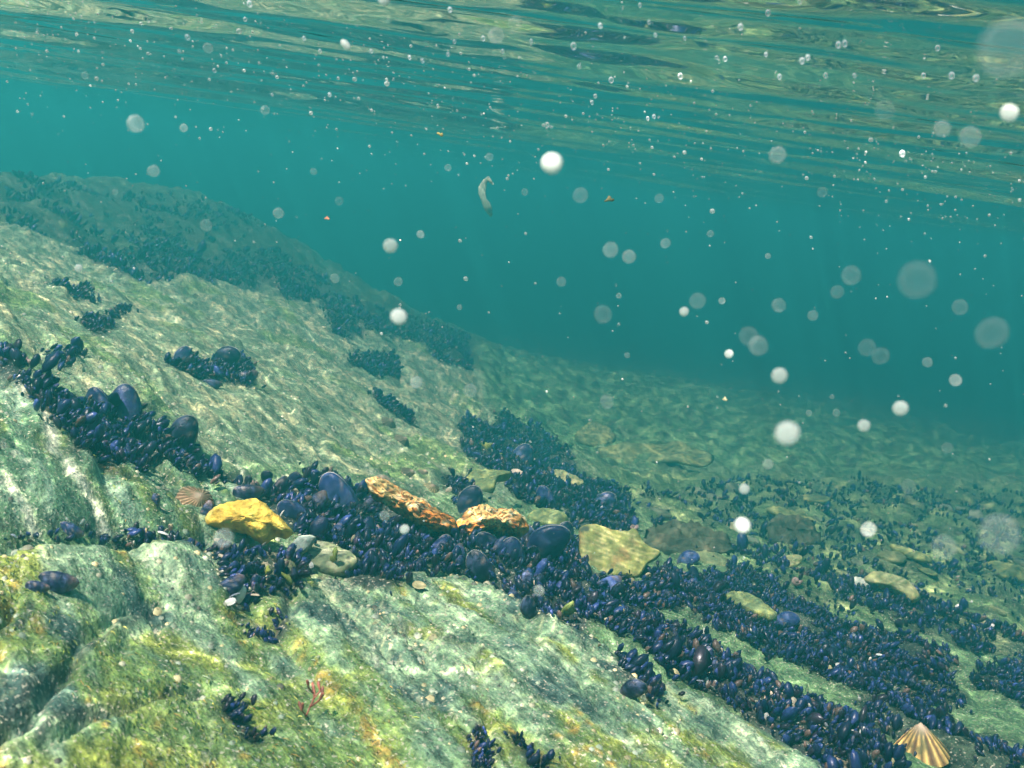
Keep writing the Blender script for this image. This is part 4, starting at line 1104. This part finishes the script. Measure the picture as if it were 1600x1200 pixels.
for px, py, wd, colr, lab in [(940,795,0,0,''), (418,892,20,(.22,.24,.04),'olive leaf scrap in the pocket of small mussels'), (522,870,26,(.20,.25,.05),'green leaf scrap on the knobbly stone'),
   (760,697,24,(.28,.32,.06),'yellow-green leaf scrap in the hazy mussels above the orange rocks'), (776,718,20,(.34,.38,.08),'lighter leaf scrap below the yellow-green one'), (450,905,22,(.17,.20,.04),'dark olive scrap at the right of the pocket'), (885,955,34,(.22,.28,.07),'flat green leaf scrap at the lip of the near slab')]:
    if lab: flake((px, py), np.linalg.norm(hit([(px, py)])[0]) - .02, wd, colr, lab, 'leaf_scrap')

# short algae on the slabs: filaments combed along the grain
NB = 26000
q = np.vstack([sample_poly(NEAR.clip([-1.2, .2], [1.2, 3]), 19000), sample_poly(MID, 2500), sample_poly(UP, 3000)]); 
qa, qb = grain(q)
kp = (fbm(q[:, 0] * 4, q[:, 1] * 4, 40., 4) * .7 + fbm(qa * 5, qb * 36, 60., 4) * .45 + .25 * sm(.25, -.35, q[:, 0]) + .12 * rng.normal(size=len(q))) > .60
for nm, (A, w) in BEDW.items():
    if nm not in ('rubble', 'back'): kp &= ~inside(q, A)
q = q[kp]; n_ = len(q); z_ = height_f(q)
hd = GA + rng.normal(size=n_) * .35; ln = rng.uniform(.003, .008, n_); wd = rng.uniform(.0002, .0004, n_)
d3 = np.stack([np.cos(hd), np.sin(hd), rng.uniform(-.3, .12, n_)], 1); s3 = np.stack([-np.sin(hd), np.cos(hd), rng.normal(size=n_) * .4], 1)
b0 = np.stack([q[:, 0], q[:, 1], z_ + .0004], 1); m0 = b0 + d3 * (ln * .5)[:, None] + [0, 0, .0007]; t0_ = b0 + d3 * ln[:, None]
t0_[:, 2] = np.maximum(t0_[:, 2], height_f(t0_[:, :2]) + .0006)
m0[:, 2] = np.maximum(m0[:, 2], height_f(m0[:, :2]) + .001)
Vt = np.stack([b0 - s3 * wd[:, None], b0 + s3 * wd[:, None], m0 - s3 * wd[:, None], m0 + s3 * wd[:, None], t0_], 1).reshape(-1, 3)
i0 = (np.arange(n_) * 5)[:, None]
Ft = np.concatenate([i0 + [0, 1, 3], i0 + [0, 3, 2], i0 + [2, 3, 4]])
tc = np.array([(.16, .21, .03), (.26, .30, .05), (.34, .33, .07), (.12, .17, .06), (.36, .22, .05), (.30, .36, .22)])[rng.choice(6, n_, p=[.28, .24, .14, .18, .05, .11])]
turf = link('algae_turf', mk_mesh('algae_turf', Vt, Ft, np.repeat(tc * rng.uniform(.7, 1.3, (n_, 1)), 5, 0), False), M_TURF)
tag(turf, 'short yellow-green algae filaments combed over the rock slabs', kind='stuff')

# tiny barnacle-shaped cones, added to give the slabs their sparkle of light
q = np.vstack([sample_poly(UP, 9000), sample_poly(NEAR.clip([-1.2, .2], [1.2, 3]), 5000), sample_poly(MID, 900), sample_poly(BEDW['pocket'][0], 500), sample_poly(BEDW['seam'][0], 400)])
qa, qb = grain(q)
kp = (fbm(qa * 4, qb * 12, 120.3, 3) + .25 * rng.normal(size=len(q)) + .25 * (np.arange(len(q)) < 9000)) > .18
q = q[kp]; n_ = len(q)
nb = normal_at(q, .01); tb = np.cross(nb, rng.normal(size=(n_, 3))); tb /= np.linalg.norm(tb, axis=1)[:, None]; sb = np.cross(nb, tb)
rb = np.clip(rng.lognormal(math.log(.0017), .40, n_), .0008, .0045); b0 = np.stack([q[:, 0], q[:, 1], height_f(q) - .0004], 1)
th = np.arange(6) / 6 * 6.283
lowr = b0[:, None] + rb[:, None, None] * (np.cos(th)[None, :, None] * tb[:, None] + np.sin(th)[None, :, None] * sb[:, None])
topr = b0[:, None] + rb[:, None, None] * (.45 * (np.cos(th)[None, :, None] * tb[:, None] + np.sin(th)[None, :, None] * sb[:, None]) + .75 * nb[:, None])
pitc = b0[:, None] + rb[:, None, None] * (.45 * nb[:, None])
Vt = np.concatenate([lowr, topr, pitc], 1).reshape(-1, 3); j = np.arange(6); j2 = (j + 1) % 6
Fq = np.concatenate([np.stack([j, j2, j2 + 6], 1), np.stack([j, j2 + 6, j + 6], 1), np.stack([j + 6, j2 + 6, np.full(6, 12)], 1)])
Ft = ((np.arange(n_) * 13)[:, None, None] + Fq[None]).reshape(-1, 3)
tc = np.array([(.50, .46, .30), (.40, .42, .30), (.56, .47, .24), (.28, .33, .22), (.12, .11, .08)])[rng.choice(5, n_, p=[.26, .26, .2, .2, .08])] * rng.uniform(.7, 1.3, (n_, 1))
tv = np.repeat(tc, 13, 0).reshape(n_, 13, 3); tv[:, 12] *= .25
crust = link('sparkle_cones', mk_mesh('sparkle_cones', Vt, Ft, tv.reshape(-1, 3), False), M_LIMP)
tag(crust, 'tiny pale cones added over the rock slabs as sparkle', kind='stuff')

# ------------------------------------------------------------------ particles and bubbles hanging in the water
def particle_mat(name, alpha, rim, colr):
    m = Mat(name); m.n.remove(m.b)
    lw = m.new('ShaderNodeLayerWeight'); lw.inputs['Blend'].default_value = .45
    d = m.new('ShaderNodeBsdfDiffuse'); d.inputs['Color'].default_value = (*colr, 1)
    t = m.new('ShaderNodeBsdfTranslucent'); t.inputs['Color'].default_value = (*colr, 1)
    d.inputs['Normal'].default_value = SUN  # normals fixed to the sun, so the whole speck looks evenly lit
    t.inputs['Normal'].default_value = -SUN
    tp = m.new('ShaderNodeBsdfTransparent')
    mr = m.new('ShaderNodeMapRange'); mr.inputs['To Min'].default_value = alpha; mr.inputs['To Max'].default_value = rim  # denser rim imitates the bright ring of an out-of-focus speck
    m.lk(lw.outputs['Facing'], mr.inputs['Value'])
    s1 = m.new('ShaderNodeMixShader'); m.lk(d.outputs[0], s1.inputs[1]); m.lk(t.outputs[0], s1.inputs[2])
    s2 = m.new('ShaderNodeMixShader'); m.lk(mr.outputs[0], s2.inputs[0]); m.lk(tp.outputs[0], s2.inputs[1]); m.lk(s1.outputs[0], s2.inputs[2])
    m.lk(s2.outputs[0], m.n['Material Output'].inputs['Surface'])
    return m.m
def ball(nu, nv, jit, seed):
    V = [[0, 0, 1]]
    for i in range(1, nu):
        ph = math.pi * i / nu
        for j in range(nv): V.append([math.sin(ph) * math.cos(j / nv * 6.283), math.sin(ph) * math.sin(j / nv * 6.283), math.cos(ph)])
    V.append([0, 0, -1]); V = np.array(V, float)
    V = V * (1 + jit * fbm(V[:, 0] * 1.5 + seed, V[:, 1] * 1.5, V[:, 2] * 1.5 + seed, 2))[:, None]
    j = np.arange(nv); j2 = (j + 1) % nv
    q = (grid_faces(nu - 1, nv, True) + 1)
    tri = np.concatenate([np.stack([np.zeros(nv, int), 1 + j, 1 + j2], 1), np.stack([np.full(nv, len(V) - 1), len(V) - 1 - nv + j2, len(V) - 1 - nv + j], 1)])
    return V, [q[:, ::-1], tri]
WHT = (.82, .84, .78)
PM = [(.035, .24), (.06, .38), (.12, .55), (.55, .9), (.96, .98)]
PME = []
for k, (al_, rm) in enumerate(PM):
    mt = particle_mat('suspended_speck_%s' % 'abcde'[k], al_, rm, WHT)
    Vp, Fp = ball(12, 18, .05, k * 3.); me = mk_mesh('drifting_particle', Vp, Fp); me.materials.append(mt); PME.append(me)
PART = [(862,255,20,4,'brightest white round particle, above the centre'),(623,495,16,4,'bright white round particle over the end of the dark ridge'),(610,384,13,3,'white round particle above the bright one over the ridge end'),
 (1230,677,23,3,'large pale round particle over the far rubble'),(1218,587,14,3,'white ringed particle above the large pale one over the rubble'),(1160,821,15,4,'solid white round particle in front of the dark weedy boulder'),
 (1407,638,13,3,'white particle, right one of two over the far floor'),(1350,665,11,3,'cream particle, left one of two over the far floor'),(1562,835,32,1,'large milky round particle at the right edge over the rubble'),
 (1575,75,46,1,'largest milky round blob at the upper right corner'),(1069,487,9,3,''),(1139,553,8,3,''),(1493,594,10,2,''),(1577,176,15,3,'bright ringed particle near the right edge under the surface'),(1516,214,16,2,''),(1472,201,14,2,''),
 (1215,242,14,2,''),(907,305,13,1,''),(954,390,14,1,''),(983,401,12,2,''),(942,491,16,0,''),(877,440,9,1,''),(1163,764,10,3,''),(1357,827,13,2,''),(1475,855,20,1,''),(212,193,14,2,'pale blue-white particle high on the left'),
 (240,267,10,2,''),(322,352,10,1,''),(435,333,9,2,''),(414,172,8,2,''),(325,75,8,2,''),(287,200,7,2,''),(123,419,7,3,'small white particle over the upper slab'),(651,597,11,2,'pinkish particle over the upper slab'),(734,610,12,1,''),(523,435,8,1,''),
 (622,440,8,1,''),(718,480,5,2,''),(657,366,7,1,''),(967,462,5,2,''),(1170,525,16,0,''),(1185,540,17,0,''),(1217,477,12,0,''),(1270,493,9,1,''),(1355,543,14,0,''),(1376,556,14,0,''),(1449,566,8,1,''),(1308,456,11,0,''),
 (1433,437,30,0,''),(948,628,12,0,''),(1550,520,25,0,''),(775,55,13,1,''),(805,36,12,1,''),(540,70,9,4,'bright oval white particle in the streaks at the upper left'),(600,0,10,4,'white particle cut by the top edge'),(1383,172,16,0,''),
 (601,806,9,2,'ringed particle in front of the long orange-crusted rock'),(632,827,9,3,'white particle in front of the mussels below the long orange-crusted rock'),(842,923,10,2,'golden ringed particle in front of the big blue mussels'),(350,840,16,2,'milky blue round particle in front of the yellow stone'),
 (1110,365,6,1,''),(1264,645,5,1,''),(1307,645,6,1,''),(1200,400,5,1,''),(1285,300,9,0,''),(1030,310,8,0,''),(700,262,6,1,''),(180,300,5,1,''),(820,300,6,1,''),(133,118,6,1,''),(490,268,6,1,''),(530,314,7,0,''),(765,245,7,0,''),
 (1090,470,14,0,''),(1040,380,9,0,''),(1330,430,16,0,''),(1500,480,12,0,''),(1420,760,12,0,''),(1128,470,6,1,''),(980,555,5,1,''),(1300,620,4,1,''),(1480,700,9,0,''),(1200,725,9,0,'')]
for px, py, r_, k, lab in PART:
    be = .24 if k >= 3 else .20
    dd = 1 / (be * r_ / 1.312 + .74)
    o = link('drifting_particle', PME[k])
    s_ = r_ * (1 - be) / FPX * dd
    place(o, px_at((px, py), dd), facing(-Vector(px_at((px, py), 1.)) + SUN * .3 + Vector(rng.normal(size=3)) * .08), (s_ * rng.uniform(1., 1.12), s_ * rng.uniform(1., 1.12), s_ * .4))
    if (px, py) == (540, 70):
        place(o, px_at((px, py), dd), frame_from(Vector(CAM_R) - Vector(CAM_U) * 1.2, CAM_B), (s_ * 1.35, s_ * .75, s_ * .4))
    kinds = ['barely visible', 'faint', 'milky', 'pale', 'white']
    if lab: tag(o, lab, 'particle')
    else: tag(o, kinds[k] + ' small round particle drifting in open water', 'particle', kinds[k] + ' particles drifting in open water')

# bubbles under the surface
bm_ = particle_mat('air_bubble', .10, .95, (.9, .93, .95))
Vp, Fp = ball(9, 12, .02, 5.); BUB = mk_mesh('air_bubble', Vp, Fp); BUB.materials.append(bm_)
bub = [(955,125,6),(1063,119,6),(1012,185,4),(1022,182,4),(1410,240,6),(1157,42,6),(1133,92,5),(1253,95,6),(1262,90,5),(1310,70,6),(1320,68,6),(896,72,7),(938,40,5),(905,104,4),(1014,35,4),(1024,55,4),(390,6,6),(293,58,5),(383,30,4),(640,90,4),(660,95,4),
       (580,80,4),(710,65,4),(500,80,4),(475,60,4),(855,195,5),(860,198,3),(930,150,4),(925,160,4),(1218,120,5),(1197,85,4),(1290,118,5),(1335,118,4),(1443,118,5),(1487,118,6),(1525,122,6),(1465,75,5),(830,64,4),(515,148,4),(335,110,4),(280,80,3),(425,148,3),(684,165,3),(1200,20,6),(1250,2,5),(703,15,5),(1000,8,4),
       (700,85,4),(785,80,4),(755,60,5),(1070,60,4),(1120,90,4)]
for px, py, r_ in bub:
    dd = random.uniform(.45, .8); d3 = px_at((px, py), dd)
    if d3[2] > SURF - .02: d3 = d3 * ((SURF - .02) / d3[2])
    dd = np.linalg.norm(d3); o = link('air_bubble', BUB); s_ = r_ / FPX * dd * .8
    place(o, d3, frame_from(Vector(CAM_R) + Vector(CAM_U) * .1, CAM_B), (s_ * .8, s_, s_))
    tag(o, 'tiny bright air bubble under the water surface', 'bubble', 'air bubbles under the surface')

# fine specks: nobody could count them
ns_ = 2000
sp = np.stack([rng.uniform(-40, 1640, ns_), rng.uniform(-40, 1000, ns_) ** 1.0], 1)
sp[:1400, 1] = np.abs(rng.normal(size=1400)) * 75 - 10 + sp[:1400, 0] * .15 + rng.normal(size=1400) * 40
dd = rng.uniform(.45, 1.5, ns_)
D = rays(sp); D = D / np.linalg.norm(D, axis=1)[:, None] * dd[:, None]
ok = (D[:, 2] < SURF - .015) & (D[:, 2] > height_f(D[:, :2]) + .03)
D, dd = D[ok], dd[ok]; ns_ = len(D)
s_ = rng.lognormal(math.log(.85), .55, ns_) / FPX * dd
ph = (1 + 5 ** .5) / 2
ico = np.array([(-1, ph, 0), (1, ph, 0), (-1, -ph, 0), (1, -ph, 0), (0, -1, ph), (0, 1, ph), (0, -1, -ph), (0, 1, -ph), (ph, 0, -1), (ph, 0, 1), (-ph, 0, -1), (-ph, 0, 1)]) / 1.9
icf = np.array([(0,11,5),(0,5,1),(0,1,7),(0,7,10),(0,10,11),(1,5,9),(5,11,4),(11,10,2),(10,7,6),(7,1,8),(3,9,4),(3,4,2),(3,2,6),(3,6,8),(3,8,9),(4,9,5),(2,4,11),(6,2,10),(8,6,7),(9,8,1)])
Vs = D[:, None, :] + ico[None] * s_[:, None, None]; Fs = (np.arange(ns_) * 12)[:, None, None] + icf[None]
specks = link('suspended_dust', mk_mesh('suspended_dust', Vs.reshape(-1, 3), Fs.reshape(-1, 3)), particle_mat('dust_speck', .5, .6, WHT))
tag(specks, 'countless tiny pale specks suspended in the sea water', kind='stuff')

# ------------------------------------------------------------------ each of the alike things gets the words that single it out
LAND = [((390,812),'yellow stone'),((640,790),'long orange-crusted rock'),((765,818),'humped orange rock'),((965,862),'banded stone'),((1438,1180),'large ribbed limpet'),((305,786),'brown ribbed limpet'),
        ((204,648),'tall upright mussel'),((287,690),'wide dark mussel'),((88,915),'glossy black mussel'),((370,934),'bright white broken shell'),((850,866),'longest bright blue mussel'),((515,875),'pale knobbly stone'),
        ((856,812),'flat green streaked stone'),((884,748),'pale yellowish stone'),((1075,845),'long dark brown stone'),((1240,832),'dark weedy boulder'),((1350,914),'bone-white stone'),((1025,710),'broad ledge stone'),
        ((1197,997),'white and orange shell chip'),((1240,1104),'pinkish shell piece'),((985,1085),'black rounded mussel'),((1562,835),'large milky particle'),((1575,75),'largest milky blob'),((862,255),'brightest white particle'),
        ((623,495),'bright particle by the ridge'),((1230,677),'large pale particle'),((762,305),'curled weed scrap'),((540,70),'bright oval particle'),((1575,893),'flat green edge stone'),((212,193),'blue-white particle')]
LP = np.array([p_ for p_, _ in LAND], float)
TN = {id(m_): w_ for m_, w_ in zip(SOLID, ('dark blue', 'black', 'bright blue', 'brownish', 'slate'))}
CN = {id(m_): w_ for m_, w_ in zip(CUPS, ('white', 'orange-tinted', 'blue-grey', 'yellowish'))}
inv = CM.inverted()
pool = {}
bpy.context.view_layer.update()
for o in scene.objects:
    if o.get('group') and o.get('category'): pool.setdefault(o['label'], []).append(o)
newl = {}
for lab, obs in pool.items():
    if len(obs) < 2: continue
    szs = np.array([max(o.matrix_world.to_scale()) for o in obs]); q1, q2 = np.quantile(szs, [.33, .67])
    for o, s_ in zip(obs, szs):
        c = inv @ o.matrix_world.translation
        x, y = 800 + FPX * c.x / -c.z, 600 - FPX * c.y / -c.z
        k = int(np.argmin(np.hypot(*(LP - (x, y)).T))); dx, dy = x - LP[k, 0], y - LP[k, 1]
        rel = ('right of' if dx > 0 else 'left of') if abs(dx) > abs(dy) * 1.2 else ('below' if dy > 0 else 'above')
        size = 'small' if s_ < q1 else 'large' if s_ > q2 else 'medium'
        if o['category'] == 'mussel': d_ = f"{size} {TN.get(id(o.data), 'dark')} mussel"
        elif o['category'] == 'stone': d_ = f"{size} " + o['label'].split(' in the')[0]
        elif o['category'] == 'shell': d_ = f"{CN.get(id(o.data), 'pale')} tiny shell chip"
        elif o['category'] == 'bubble': d_ = 'tiny bright air bubble'
        else: d_ = f"{size} " + o['label'].split(' small')[0] + ' drifting particle'
        newl.setdefault(f"{d_} {rel} the {LAND[k][1]}", []).append((x, o))
ORD = ['', 'second', 'third', 'fourth', 'fifth', 'sixth', 'seventh', 'eighth', 'ninth', 'tenth', 'eleventh', 'twelfth', 'thirteenth', 'fourteenth', 'fifteenth', 'sixteenth', 'seventeenth', 'eighteenth']
for lab, obs in newl.items():
    obs.sort(key=lambda t_: t_[0])
    for i_, (x, o) in enumerate(obs):
        o['label'] = lab if len(obs) == 1 else lab + (', leftmost such' if i_ == 0 else f', {ORD[min(i_, 17)]} from left')
